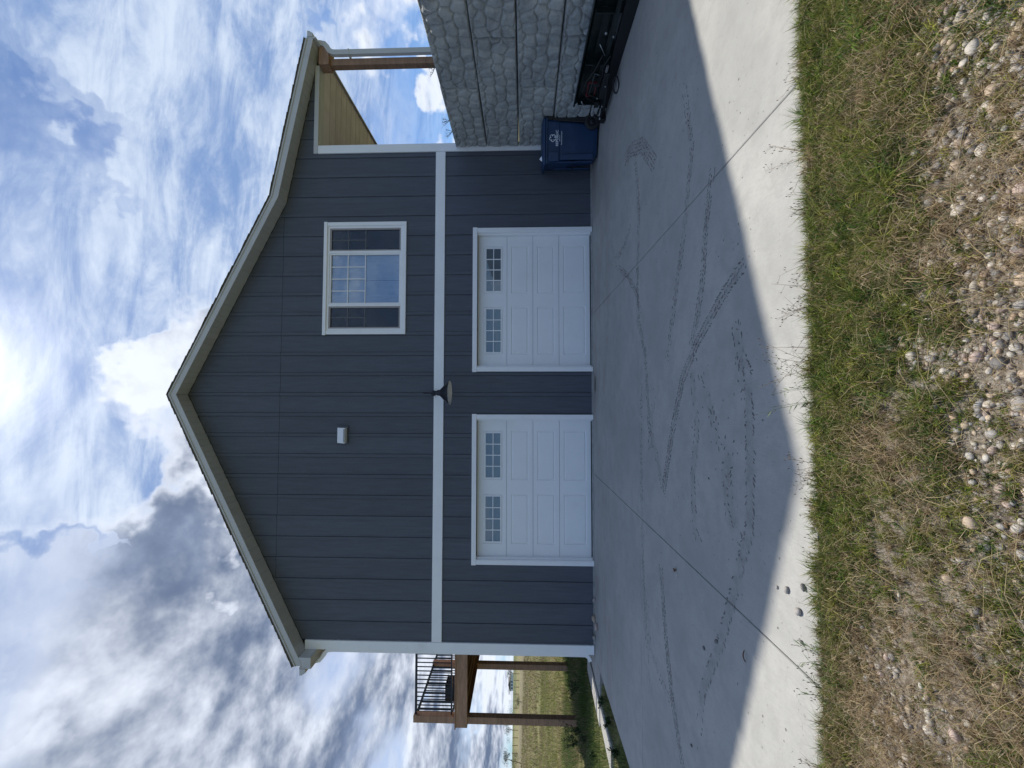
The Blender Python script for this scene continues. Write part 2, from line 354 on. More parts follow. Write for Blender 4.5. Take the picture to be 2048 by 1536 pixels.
def soup(name, verts, tris, m, cols=None, parent=None, smooth=False, **kw):
    verts = np.asarray(verts, dtype=np.float32); tris = np.asarray(tris, dtype=np.int32)
    me = bpy.data.meshes.new(name); me.vertices.add(len(verts)); me.vertices.foreach_set('co', verts.ravel())
    me.loops.add(tris.size); me.loops.foreach_set('vertex_index', tris.ravel())
    me.polygons.add(len(tris)); me.polygons.foreach_set('loop_start', np.arange(0, tris.size, 3, dtype=np.int32))
    me.polygons.foreach_set('loop_total', np.full(len(tris), 3, dtype=np.int32))
    if smooth: me.polygons.foreach_set('use_smooth', np.ones(len(tris), dtype=bool))
    me.update(calc_edges=True)
    if cols is not None:
        a = me.color_attributes.new('Col', 'FLOAT_COLOR', 'POINT'); c4 = np.ones((len(verts), 4), dtype=np.float32); c4[:, :3] = cols; a.data.foreach_set('color', c4.ravel())
    me.materials.append(m); return link(name, me, parent, **kw)
_T = rng.random((256, 256))
def vnoise(x, y, s, o=4):
    """value noise for numpy arrays"""
    out = 0.; amp = 1.; tot = 0.
    for k in range(o):
        X = np.asarray(x)*s+17.3*k; Y = np.asarray(y)*s+9.1*k; xi = np.floor(X).astype(int); yi = np.floor(Y).astype(int); fx = X-xi; fy = Y-yi
        fx = fx*fx*(3-2*fx); fy = fy*fy*(3-2*fy); g = lambda a, b_: _T[a % 256, b_ % 256]
        out = out+amp*((g(xi, yi)*(1-fx)+g(xi+1, yi)*fx)*(1-fy)+(g(xi, yi+1)*(1-fx)+g(xi+1, yi+1)*fx)*fy); tot += amp; amp *= .5; s *= 2.07
    return out/tot

# ------------------------------------------------------------------ terrain
def sstep(a, b_, v):
    q = np.clip((v-a)/(b_-a), 0, 1); return q*q*(3-2*q)
def zfield(X, Y):
    X = np.asarray(X, float); Y = np.asarray(Y, float)
    r = np.hypot(X, Y); rise = np.where(r < 11, 0, (r-11)*.0352); rise = np.where(r > 155, 5.07+(r-155)*.006, rise)
    rise = rise*sstep(-30, 10, Y)
    base = np.where(Y < 0, SL*np.maximum(Y, -9.5), 0)
    far = sstep(14, 40, r)
    return base*(1-far)-.03+rise+(vnoise(X, Y, .35, 3)-.5)*.10*sstep(6.0, 9, r)+(vnoise(X, Y, .03, 3)-.5)*1.4*sstep(20, 90, r)
def grid_mesh(name, xs, ys, zf, m, **kw):
    XX, YY = np.meshgrid(xs, ys); ZZ = zf(XX, YY); v = np.stack([XX, YY, ZZ], -1).reshape(-1, 3); nx, ny = len(xs), len(ys)
    i = np.arange(nx*ny).reshape(ny, nx); a, b_, c_, d = i[:-1, :-1].ravel(), i[:-1, 1:].ravel(), i[1:, 1:].ravel(), i[1:, :-1].ravel()
    return soup(name, v, np.concatenate([np.stack([a, b_, c_], 1), np.stack([a, c_, d], 1)]), m, smooth=True, **kw)
def spread(lo, hi, step, far, grow=1.22):
    a = list(np.arange(lo, hi+step/2, step)); s = step
    while a[-1] < far: s *= grow; a.append(a[-1]+s)
    s = step; l = []; q = lo
    while q > -far: s *= grow; q -= s; l.append(q)
    return np.array(l[::-1]+a)
def zbig(X, Y):
    zz = zfield(X, Y)
    under = (X > -5.2) & (X < 5.6) & (Y > -6.1) & (Y < 11)
    zz = np.where(under, zz-.12, zz)
    near = (X > -3.9) & (X < 5.0) & (Y > -8.9) & (Y < -5.7)
    return np.where(near, zz-.06, zz)
field = grid_mesh('pasture_ground', spread(-16, 16, .25, 3200), spread(-12, 22, .25, 3200), zbig, M_field, kind='structure')

def zfg(X, Y):                     # the bed in front of the slab
    X = np.asarray(X, float); Y = np.asarray(Y, float)
    return SL*Y-.018-.012*sstep(-5.88, -6.0, Y)+(vnoise(X, Y, 2.2, 3)-.5)*.05*sstep(-5.9, -6.15, Y)+(vnoise(X, Y, 14, 2)-.5)*.014-.05*sstep(-5.905, -5.88, Y)
fg = grid_mesh('gravelly_soil', np.arange(-4.2, 5.21, .025), np.arange(-9.2, -5.82, .025), zfg, M_soil, kind='structure')

# ------------------------------------------------------------------ the drive: nine separate slabs
drive = empty('driveway', kind='structure')
def slab(x0, x1, y0, y1, g=.0035, name='slab'):
    me = MB(); c_ = .006
    def ring(d, dz): return [(x, y, SL*y+dz) for x, y in ((x0+g+d, y0+g+d), (x1-g-d, y0+g+d), (x1-g-d, y1-g-d), (x0+g+d, y1-g-d))]
    vs = ring(0, -.12)+ring(0, -c_)+ring(c_*.7, 0)
    fs = [(8, 9, 10, 11)]+[(i+4*k, (i+1) % 4+4*k, (i+1) % 4+4*k+4, i+4*k+4) for k in (0, 1) for i in range(4)]
    me.add(vs, fs); return me.build(name, M_conc, drive)
XS = [-4.95, -1.45, 1.725, 5.17]
for i in range(3):
    for (y0, y1) in ((-5.9, -2.945), (-2.945, .02)): slab(XS[i], XS[i+1], y0, y1)
slab(-5.42, -4.95, -.44, .02)
apron = MB().box(-5.38, -4.95, .021, 1.2, -.12, -.002).build('slab', M_conc, drive)

def dz(x, y): return SL*y if y < 0 else 0.
TR = [([(0.92, -5.3), (0.85, -5.15), (0.75, -4.97), (0.47, -4.56), (0.19, -4.27), (-0.29, -4.02), (-0.76, -3.83), (-0.96, -3.75)], .085, 3, 1.0),
      ([(-1.76, -3.65), (-2.08, -3.7), (-2.53, -3.79), (-2.93, -3.92), (-3.37, -4.15)], .085, 3, 1.0),
      ([(0.34, -5.23), (0.18, -5.31), (-0.16, -5.32), (-0.52, -5.31), (-0.87, -5.29), (-1.13, -5.17), (-1.41, -5.06), (-1.84, -4.87), (-2.38, -4.57), (-2.76, -4.49)], .09, 2, .45),
      ([(1.8, -4.9), (1.41, -4.78), (0.99, -4.7), (0.72, -4.6), (0.48, -4.48)], .075, 3, .8),
      ([(3.23, -2.91), (2.37, -3.05), (1.52, -2.95), (1.01, -2.96), (0.6, -3.21), (0.0, -3.3), (-0.57, -3.35)], .08, 3, .55),
      ([(2.17, -1.83), (2.16, -2.27), (2.34, -2.7)], .07, 3, .6), ([(2.1, -1.82), (1.72, -2.51), (1.33, -2.95), (0.98, -3.08)], .07, 3, .6),
      ([(0.43, -4.56), (0.18, -4.48), (-0.21, -4.56), (-0.69, -4.45), (-1.11, -4.48), (-1.23, -4.61)], .08, 2, .4),
      ([(-0.28, -5.07), (-0.54, -5.01), (-0.82, -5.05), (-0.99, -5.17)], .12, 3, .25), ([(-2.98, -3.85), (-2.94, -3.55), (-2.8, -3.26), (-2.33, -3.2)], .07, 2, .4),
      ([(0.56, -5.17), (0.34, -5.23), (0.0, -5.18)], .1, 3, .2), ([(3.38, -2.44), (3.34, -2.74), (3.1, -3.21), (2.6, -3.63)], .16, 5, .7),
      ([(0.11, -3.54), (-0.34, -3.36), (-0.69, -3.63), (-1.03, -3.79)], .09, 2, .3), ([(0.25, -4.63), (-0.08, -4.79), (-0.37, -4.97)], .10, 3, .25),
      ([(2.9, -4.4), (2.2, -4.55), (1.5, -4.35), (.9, -4.1), (.4, -3.9)], .08, 3, .5), ([(.2, -3.05), (-.8, -3.02), (-2.0, -3.05), (-3.2, -3.2)], .06, 2, .35)]
def mudprint(path, wid, nrow, dens):
    vs, fs = [], []
    P_ = [Vector((x, y, 0)) for x, y in path]; side = 0
    for a, b_ in zip(P_[:-1], P_[1:]):
        L = (b_-a).length; d = (b_-a)/L; nrm = Vector((-d.y, d.x, 0)); k = 0; s = 0.
        while s < L:
            for r_ in range(nrow):
                if random.random() > dens*.92+.05: continue
                off = (r_/(nrow-1)-.5)*wid + random.gauss(0, .004); ln = random.uniform(.022, .048); wd = random.uniform(.008, .016)
                ang = (.55 if r_ % 2 else -.55)+random.gauss(0, .25)
                c_ = a+d*(s+random.gauss(0, .006)+(.015 if r_ % 2 else 0))+nrm*off
                e1 = (d*math.cos(ang)+nrm*math.sin(ang))*ln*.5; e2 = (nrm*math.cos(ang)-d*math.sin(ang))*wd*.5; k0 = len(vs)
                for q in (-e1*1.0, -e1*.5-e2*random.uniform(.7, 1.2), e1*.4-e2*random.uniform(.6, 1.2), e1, e1*.5+e2, -e1*.4+e2*random.uniform(.6, 1.3)):
                    p = c_+q; vs.append((p.x, p.y, dz(p.x, p.y)+.0015))
                fs.append(tuple(range(k0, k0+6)))
            s += .028
    return vs, fs
M_smear = bpy.data.materials.new('mud_smear'); M_smear.use_nodes = True
t = NT(M_smear.node_tree); b = t.n['Principled BSDF']; tc = t.node('ShaderNodeNewGeometry').outputs['Position']
b.inputs['Base Color'].default_value = (.13, .127, .12, 1); b.inputs['Roughness'].default_value = .9
ea = t.node('ShaderNodeAttribute', attribute_name='Col').outputs['Fac']
t.put(b.inputs['Alpha'], t.math('MULTIPLY', t.math('MULTIPLY', ea, ea), t.math('MULTIPLY', t.mapr(t.noise(tc, 9, 6, .7), .36, .66, 0, .26), t.mapr(t.noise(tc, 70, 4, .7), .35, .6, .3, 1))))
def smear(path, wid):
    V, C_ = [], []; P_ = [Vector((x, y, 0)) for x, y in path]; fine_ = []
    for a, b_ in zip(P_[:-1], P_[1:]):
        for q in range(12): fine_.append(a.lerp(b_, q/12))
    fine_.append(P_[-1])
    for i, p in enumerate(fine_):
        d = (fine_[min(i+1, len(fine_)-1)]-fine_[max(i-1, 0)]).normalized(); n_ = Vector((-d.y, d.x, 0)); e_ = min(1, i/8, (len(fine_)-1-i)/8)
        for u, a_ in ((-1, 0), (-.45, 1), (.45, 1), (1, 0)):
            q = p+n_*u*wid*.8; V.append((q.x, q.y, dz(q.x, q.y)+.0008)); C_.append((a_*e_,)*3)
    F = []
    for i in range(len(fine_)-1):
        for k in range(3): F += [(4*i+k, 4*i+k+1, 4*i+k+5), (4*i+k, 4*i+k+5, 4*i+k+4)]
    return V, F, C_
VV_, FF_, CC_ = [], [], []
for p in TR:
    v_, f_, c_ = smear(p[0], p[1]); FF_ += [tuple(i+len(VV_) for i in q) for q in f_]; VV_ += v_; CC_ += c_
soup('mud_smears', VV_, FF_, M_smear, np.array(CC_), label='faint grey tyre smears along the tread prints on the drive', cat='mud smears', kind='stuff')
allp = MB()
for p in TR: allp.add(*mudprint(*p))
for k in range(900):               # odd specks of dried mud
    x = random.uniform(-4.2, 4.6); y = -5.8+abs(random.gauss(0, 1.9))
    if y > -.3 or random.random() > vnoise(x, y, 1.1, 2)*1.25: continue
    a0 = random.random()*6; r0 = random.uniform(.003, .010)
    allp.add([(x+r0*random.uniform(.5, 1.3)*math.cos(a0+q), y+r0*random.uniform(.5, 1.3)*math.sin(a0+q), dz(x, y)+.0015+SL*0) for q in (0, 1.2, 2.4, 3.7, 5)], [(0, 1, 2, 3, 4)])
allp.build('mud_prints', M_mud, label='dark dried tyre tread prints curving over the grey concrete drive', cat='mud prints', kind='stuff')
st = MB(); st.add([(.31+.16*math.cos(a)*(1+.1*math.sin(3*a)), -.20+.045*math.sin(a), .0018+SL*(-.20)) for a in [k*math.pi/10 for k in range(20)]], [tuple(range(20))])
st.build('oil_stain', mat('oil_stain', (.03, .028, .026), .5, .3, 20, 0), label='dark oval stain on the concrete between the two garage doors', cat='stain')

# ------------------------------------------------------------------ the house
AP, AZ = .10, 8.255
KX, KZ, RX, RZ, LX = 4.07, 6.295, 7.32, 5.655, -5.05
LZ = AZ-.513*(AP-LX)
def zs(x):                          # underside of the rake
    if x <= AP: return AZ-(AZ-LZ)*(AP-x)/(AP-LX)
    if x <= KX: return AZ-(AZ-KZ)*(x-AP)/(KX-AP)
    return KZ-(KZ-RZ)*(x-KX)/(RX-KX)
house = empty('house', label='dark grey two-storey gabled house with two white garage doors below a band of trim', cat='house')
WL, WR, DEP = -4.9, 5.255, 11.
OPEN = [(.652, 3.408, -1, 2.322), (-3.148, -.37, -1, 2.322), (1.39, 3.58, 3.835, 5.35)]   # two garage doors, the window
COVER = [(.57, 3.49, -1, 2.40), (-3.245, -.28, -1, 2.40), (1.335, 3.64, 3.775, 5.41)]
def strips(x0, x1, zlo, ztop, holes):
    xs = sorted({x0, x1}|{h[i] for h in holes for i in (0, 1) if x0 < h[i] < x1}|{k for k in (AP, KX) if x0 < k < x1})
    for a, b_ in zip(xs[:-1], xs[1:]):
        hs = sorted((h[2], h[3]) for h in holes if h[0] <= a+1e-6 and h[1] >= b_-1e-6); lo = zlo
        for h0, h1 in hs+[(99, 99)]:
            if h0 > lo+.01:
                hi = min(h0, 98)
                ta, tb = min(ztop(a), hi), min(ztop(b_), hi)
                if ta-lo > .012 or tb-lo > .012: yield [(a, lo), (b_, lo), (b_, max(tb, lo+.001)), (a, max(ta, lo+.001))]
            lo = max(lo, h1)
core = MB()
for poly in strips(WL+.02, WR-.02, -.1, lambda x: zs(x)+.03, OPEN): core.prism(poly, .012, .16)
for poly in strips(WR-.02, 7.0, 5.70, lambda x: zs(x)+.03, []): core.prism(poly, .012, .16)
core.prism([(WL, -.1), (WL, LZ+.1), (WL+.15, LZ+.1), (WL+.15, -.1)], .16, DEP).prism([(WR-.15, -.1), (WR-.15, 5.9), (WR, 5.9), (WR, -.1)], .16, DEP)
core.prism([(WL+.15, -.1), (WR-.15, -.1), (WR-.15, 5.9), (KX, 6.2), (AP, 8.2), (WL+.15, 5.6)], DEP-.15, DEP).box(WL+.15, WR-.15, .16, DEP-.15, 2.9, 3.1)
core.build('wall', M_core, house)
# vertical siding panels with raised battens
PX = .1125+.2075; pitch = .4105; BW = .064
BZ0, BZ1 = 2.988, 3.184; SEAM = 6.337
kx = range(-13, 18)
for k in kx:
    bx = .1125+pitch*k
    for typ in ('siding_panel', 'batten'):
        if typ == 'batten': x0, x1, y0 = bx-BW/2, bx+BW/2, -.026
        else: x0, x1, y0 = bx+BW/2+.005, bx+pitch-BW/2-.005, -.012
        for (xa, xb, zlo, zhi) in ((WL+.165, 5.10, .035, BZ0-.002), (WL+.165, 5.10, BZ1+.002, 99), (5.10, 6.99, 5.742, 99)):
            a, b_ = max(x0, xa), min(x1, xb)
            if b_-a < .012: continue
            tops = lambda x, zhi=zhi: min(zhi, zs(x)-.004)
            if zhi > 90 and zlo < 5 and max(tops(a), tops(b_)) > SEAM+.15:
                segs = [(zlo, lambda x: min(SEAM-.003, zs(x)-.004)), (SEAM+.003, tops)]
            else: segs = [(zlo, tops)]
            for zl, tp in segs:
                for poly in strips(a, b_, zl, tp, COVER):
                    MB().prism(poly, y0, .011).build(typ, M_side, house)
MB().box(4.735*-1, 5.098, -.034, .010, BZ0, BZ1).build('band_board', M_white, house, bevel=.003)
MB().box(WL-.012, WL+.16, -.040, .011, .02, 5.70).build('corner_board', M_white, house, bevel=.004)
MB().box(WL-.012, WL-.0005, .012, .14, .02, 5.66).build('corner_board', M_white, house)
MB().box(5.102, 5.27, -.040, .011, .02, 5.645).build('corner_board', M_white, house, bevel=.004)
MB().box(5.256, 5.27, .012, .14, .02, 5.62).build('corner_board', M_white, house)
MB().box(5.102, 6.985, -.042, .010, 5.648, 5.738).build('frieze_board', M_fascia, house, bevel=.003)
MB().box(WL+.01, WR-.01, -.004, .011, -.1, .033).build('foundation', M_found, house)
MB().box(4.735*-1, .0, 0, .0, 0, 0) if False else None
# rake: fascia, drip edge, soffit panels
prof = [(LX-.02, LZ-.010), (AP, AZ), (KX, KZ), (RX+.01, RZ)]
def band(lo, hi, y0, y1, pts=prof):
    out = []
    for (a, b_) in zip(pts[:-1], pts[1:]): out.append([(a[0], a[1]+lo), (b_[0], b_[1]+lo), (b_[0], b_[1]+hi), (a[0], a[1]+hi)])
    return out
for q in band(0, .118, -.3, -.275): MB().prism(q, -.302, -.28).build('rake_fascia', M_fascia, house)
for q in band(.1185, .150, 0, 0): MB().prism(q, -.318, -.27).build('drip_edge', M_fascia, house)
for q in band(.006, .022, 0, 0):    # soffit in narrow panels
    (xa, za), (xb, zb) = q[0], q[1]; L = math.hypot(xb-xa, zb-za); n = max(1, round(L/.125))
    for i in range(n):
        f0, f1 = i/n+.0015/L, (i+1)/n-.0015/L; dzz = .004*(i % 2)
        p0 = (xa+(xb-xa)*f0, za+(zb-za)*f0+dzz); p1 = (xa+(xb-xa)*f1, za+(zb-za)*f1+dzz)
        MB().prism([p0, p1, (p1[0], p1[1]+.012), (p0[0], p0[1]+.012)], -.279, -.0125 if p0[0] < 7.0 else .3).build('soffit_panel', M_soffit, house)
# roof planes and the shingle butts that show along the rake
for q in band(.150, .166, 0, 0): MB().prism(q, -.325, DEP+.3).build('roof', M_shing, house)
roofs = [o for o in house.children if o.name.startswith('roof')]
for j, ((a, b_)) in enumerate(zip(prof[:-1], prof[1:])):
    L = math.hypot(b_[0]-a[0], b_[1]-a[1]); n = int(L/.142); ang = math.atan2(b_[1]-a[1], b_[0]-a[0]); upw = 1 if j == 0 else -1
    for i in range(n):
        s0 = (i+.5)*L/n; cx = a[0]+(b_[0]-a[0])*s0/L; cz = a[1]+(b_[1]-a[1])*s0/L+.167
        h0, h1 = (.011, .001) if upw > 0 else (.001, .011); w_ = L/n/2
        jit = random.uniform(-.010, .006); rot = Matrix.Rotation(-ang, 3, 'Y')
        pts = [rot @ Vector((x, 0, zz)) for x, zz in ((-w_, 0), (w_, 0), (w_, h1), (-w_, h0+random.uniform(0, .004)))]
        MB().prism([(cx+p.x, cz+p.z) for p in pts], -.337+jit, 1.0).build('shingle', M_shing, roofs[j])
# left eave: boxed return, soffit, gutter
MB().prism([(-5.10, 5.44), (WL-.013, 5.44), (WL-.013, zs(WL-.013)-.003), (-5.05, LZ-.004), (-5.10, 5.60)], -.30, -.282).build('eave_return', M_fascia, house)
MB().box(WL-.05, WL-.0125, -.281, .3, 5.46, 5.68).build('eave_return', M_fascia, house)
MB().box(-5.118, -5.098, -.302, DEP+.3, 5.43, 5.66).build('eave_fascia', M_fascia, house)
for i in range(60):
    y = -.28+i*.19
    MB().box(-5.097, WL-.014, y, y+.186, 5.442+.004*(i % 2), 5.452).build('soffit_panel', M_soffit, house)
def gutter(x, sgn, z0, y0, y1):
    pf = [(0, 0), (.075, 0), (.085, .02), (.118, .065), (.122, .11), (.115, .11), (.110, .07), (.078, .028), (.07, .008), (.006, .008), (.006, .115), (0, .115)]
    m = MB(); pl = [(x+sgn*p[0], z0+p[1]) for p in pf]; m.prism(pl, y0, y1)
    m.prism([(x+sgn*p[0], z0+p[1]) for p in pf[:5]]+[(x, z0+.112)], y0+.001, y0+.004)
    return m.build('gutter', M_fascia, house)
gutter(-5.119, -1, 5.535, -.31, DEP+.3)
gutter(7.365, 1, 5.665, -.31, DEP+.3)
MB().box(7.335, 7.364, -.302, DEP+.3, 5.60, 5.79).build('eave_fascia', M_fascia, house)
def rect_tube(m, pts, wx, wy):
    """rectangular downpipe along pts in the x-z plane"""
    pts = [Vector(p) for p in pts]; vs = []
    for i, p in enumerate(pts):
        d = (pts[min(i+1, len(pts)-1)]-pts[max(i-1, 0)]).normalized(); n_ = Vector((-d.z, 0, d.x))
        vs += [p+n_*wx/2+Vector((0, -wy/2, 0)), p+n_*wx/2+Vector((0, wy/2, 0)), p-n_*wx/2+Vector((0, wy/2, 0)), p-n_*wx/2+Vector((0, -wy/2, 0))]
    fs = [(4*i+k, 4*i+(k+1) % 4, 4*i+4+(k+1) % 4, 4*i+4+k) for i in range(len(pts)-1) for k in range(4)]+[(3, 2, 1, 0), tuple(4*(len(pts)-1)+k for k in range(4))]
    m.add(vs, fs)
d1 = MB(); rect_tube(d1, [(-5.175, .05, 5.56), (-5.175, .05, 5.50), (-5.16, .05, 5.43), (-5.10, .05, 5.375), (-5.02, .05, 5.33), (-4.965, .05, 5.27), (-4.95, .05, 5.18), (-4.95, .05, .24), (-4.955, .05, .17), (-5.0, .05, .115), (-5.07, .05, .09)], .068, .085)
d1.build('downspout', M_white, house)
d2 = MB(); rect_tube(d2, [(7.42, -.07, 5.68), (7.42, -.07, 5.62), (7.40, -.07, 5.53), (7.33, -.07, 5.47), (7.25, -.07, 5.42), (7.215, -.07, 5.35), (7.21, -.07, 5.25), (7.21, -.07, 2.80)], .105, .075)
d2.build('downspout', M_fascia, house)
MB().box(7.15, 7.27, -.115, .02, 5.00, 5.03).build('downspout_strap', M_fascia, house)
# porch on the right
MB().box(7.00, 7.14, -.02, .12, 2.72, 5.43).build('porch_post', M_cedar, house, bevel=.006)
MB().box(6.96, 7.34, -.10, .14, 5.43, 5.64).build('porch_beam', M_cedar_x, house, bevel=.006)
for y in (3.2, 6.4, 9.6): MB().box(7.16, 7.30, y, y+.14, 2.72, 5.62).build('porch_post', M_cedar, house)
for i in range(82):
    y = .165+i*.132; zz = 5.645+(.007 if i % 2 else 0)
    MB().box(5.27, 7.33, y, y+.128, zz, zz+.014).build('ceiling_plank', M_tan, house)
MB().box(5.265, 7.0, .012, .163, 5.640, 5.657).build('frieze_return', M_fascia, house)

# garage doors
def inset_plate(x0, x1, z0, z1, holes, y):
    """plate face at y with sunk and bordered rectangles"""
    m = MB(); xs = sorted({x0, x1}|{h[0] for h in holes}|{h[1] for h in holes}); zz = sorted({z0, z1}|{h[2] for h in holes}|{h[3] for h in holes})
    for a, b_ in zip(xs[:-1], xs[1:]):
        for c_, d in zip(zz[:-1], zz[1:]):
            if any(h[0] <= a and h[1] >= b_ and h[2] <= c_ and h[3] >= d for h in holes): continue
            m.add([(a, y, c_), (b_, y, c_), (b_, y, d), (a, y, d)], [(0, 1, 2, 3)])
    for h in holes:
        rr = []
        for d_, yy in ((0, y), (.007, y+.014), (.022, y+.014), (.034, y+.002)): rr.append([(h[0]+d_, yy, h[2]+d_), (h[1]-d_, yy, h[2]+d_), (h[1]-d_, yy, h[3]-d_), (h[0]+d_, yy, h[3]-d_)])
        vs = [v for r_ in rr for v in r_]; m.add(vs, [(4*i+k, 4*i+(k+1) % 4, 4*i+4+(k+1) % 4, 4*i+4+k) for i in range(3) for k in range(4)]+([(12, 13, 14, 15)] if len(h) < 5 else []))
    m.add([(x0, y, z0), (x1, y, z0), (x1, y+.04, z0), (x0, y+.04, z0), (x0, y, z1), (x1, y, z1), (x1, y+.04, z1), (x0, y+.04, z1)], [(3, 2, 1, 0), (4, 5, 6, 7)])
    return m
def garage_door(x0, x1, extra):
    Y = .105; gd = empty('garage_door'); gd.parent = house; gd['label'] = extra
    W_ = x1-x0; zb = [.035, .665, 1.195, 1.725, 2.33]
    p1 = (x0+W_*.095, x0+W_*.455); p2 = (x0+W_*.555, x0+W_*.915)
    for i in range(4):
        z0, z1 = zb[i]+.003, zb[i+1]-.003
        if i < 3:
            hz = (z0+.09, z1-.085); m = inset_plate(x0+.004, x1-.004, z0, z1, [(p[0], p[1], *hz) for p in (p1, p2)], Y)
        else:
            m = inset_plate(x0+.004, x1-.004, z0, z1, [(p[0], p[1], 1.80, 2.20, 1) for p in (p1, p2)], Y)
        m.build('door_section', M_door, gd)
    MB().box(x0, x1, Y+.035, Y+.05, .02, 2.33).build('door_core', M_door, gd) if False else None
    for p in (p1, p2):
        a, b_, c_, d = p[0]+.03, p[1]-.03, 1.83, 2.17
        fr = MB()
        fr.prism([(a, c_), (b_, c_), (b_, c_+.022), (a, c_+.022)], Y-.008, Y+.012).prism([(a, d-.022), (b_, d-.022), (b_, d), (a, d)], Y-.008, Y+.012)
        fr.prism([(a, c_+.022), (a+.022, c_+.022), (a+.022, d-.022), (a, d-.022)], Y-.008, Y+.012).prism([(b_-.022, c_+.022), (b_, c_+.022), (b_, d-.022), (b_-.022, d-.022)], Y-.008, Y+.012)
        fr.build('window_frame', M_door, gd)
        a += .022; b_ -= .022; c_ += .022; d -= .022
        for k in range(1, 4):
            x = a+(b_-a)*k/4; MB().box(x-.009, x+.009, Y-.004, Y+.008, c_, d).build('muntin', M_door, gd)
        for k in range(4):
            xa, xb = a+(b_-a)*k/4+.009*(k > 0), a+(b_-a)*(k+1)/4-.009*(k < 3); zm = (c_+d)/2
            MB().box(xa, xb, Y-.004, Y+.008, zm-.008, zm+.008).build('muntin', M_door, gd)
            for (q0, q1) in ((c_, zm-.008), (zm+.008, d)): MB().box(xa, xb, Y+.009, Y+.013, q0, q1).build('pane', M_gglass, gd)
    MB().box(x0, x1, Y+.004, Y+.03, .004, .036).build('bottom_seal', M_seal, gd)
    # jambs and trim
    for s, x in ((-1, x0), (1, x1)):
        MB().box(x, x-s*.03, .02, .104, .01, 2.345).build('door_stop', M_door, gd)
        MB().box(x, x+s*.012, -.036, .16, .01, 2.34).build('door_jamb', M_white, gd)
        MB().box(x+s*.0125, x+s*.095, -.042, .010, .008, 2.322).build('door_trim', M_white, gd, bevel=.003)
    MB().box(x0, x1, -.036, .16, 2.322, 2.334).build('door_jamb', M_white, gd)
    MB().box(x0-.105, x1+.105, -.047, .010, 2.3225, 2.412).build('door_trim', M_white, gd, bevel=.003)
    return gd
garage_door(.665, 3.395, 'white garage door under the upper window, two rows of small panes at the top')
garage_door(-3.135, -.383, 'white garage door away from the upper window, two rows of small panes at the top')
# garage and room interiors seen through the panes
room = MB().box(WL+.2, WR-.2, 4.0, 4.05, 0, 2.9); room.build('garage_back_wall', M_room, house)
MB().box(WL+.16, WR-.16, .17, 4.0, -.02, 0).build('garage_floor', M_room, house)
MB().box(1.2, 3.9, 2.4, 2.44, 3.11, 6.0).build('room_back_wall', M_room, house)

# upper window
wn = empty('window'); wn.parent = house
X0, X1, Z0, Z1 = 1.335, 3.64, 3.775, 5.41
MB().box(X0-.005, X0+.068, -.044, .010, Z0, Z1-.0005).build('window_trim', M_white, wn, bevel=.003)
MB().box(X1-.068, X1+.005, -.044, .010, Z0, Z1-.0005).build('window_trim', M_white, wn, bevel=.003)
MB().box(X0+.069, X1-.069, -.043, .010, Z0, Z0+.068).build('window_trim', M_white, wn, bevel=.003)
MB().box(X0-.02, X1+.012, -.052, .010, Z1, Z1+.068).build('window_trim', M_white, wn, bevel=.003)
fx0, fx1, fz0, fz1 = X0+.07, X1-.07, Z0+.07, Z1
def frame(m, a, b_, c_, d, t_, y0, y1):
    m.box(a, b_, y0, y1, c_, c_+t_).box(a, b_, y0, y1, d-t_, d).box(a, a+t_, y0, y1, c_+t_, d-t_).box(b_-t_, b_, y0, y1, c_+t_, d-t_); return m
frame(MB(), fx0, fx1, fz0, fz1, .045, -.024, .09).build('window_frame', M_white, wn)
bars = [(fx0+.045, fx0+.50, 1), (fx0+.545, fx1-.565, 0), (fx1-.52, fx1-.045, 1)]
for xm in (fx0+.5225, fx1-.5425): MB().box(xm-.022, xm+.022, -.030, .09, fz0+.045, fz1-.045).build('mullion', M_white, wn)
zg = [Z0+.115+(fz1-Z0-.16)*q for q in (0, .49, .745, 1)]
for (a, b_, side) in bars:
    frame(MB(), a, b_, fz0+.046, fz1-.046, .030, -.012, .05).build('sash', M_white if not side else mat('taupe_sash', (.34, .31, .30), .5, .05, 3, 0), wn)
    a2, b2, c2, d2_ = a+.030, b_-.030, fz0+.076, fz1-.076
    MB().box(a2, b2, .020, .024, c2, d2_).build('pane', M_glass, wn)
    if side: MB().box(a2, b2, .004, .006, c2, d2_).build('insect_screen', M_screen, wn)
    zm1, zm2 = c2+(d2_-c2)*.50, c2+(d2_-c2)*.755; y0 = .0075 if side else .004
    for zm in (zm1, zm2): MB().box(a2, b2, y0, .016, zm-.008, zm+.008).build('muntin', M_white, wn)
    n = 2 if side else 4
    for k in range(1, n):
        x = a2+(b2-a2)*k/n; MB().box(x-.008, x+.008, y0+.001, .0165, zm1+.008, zm2-.008).box(x-.008, x+.008, y0+.001, .0165, zm2+.008, d2_).build('muntin', M_white, wn)
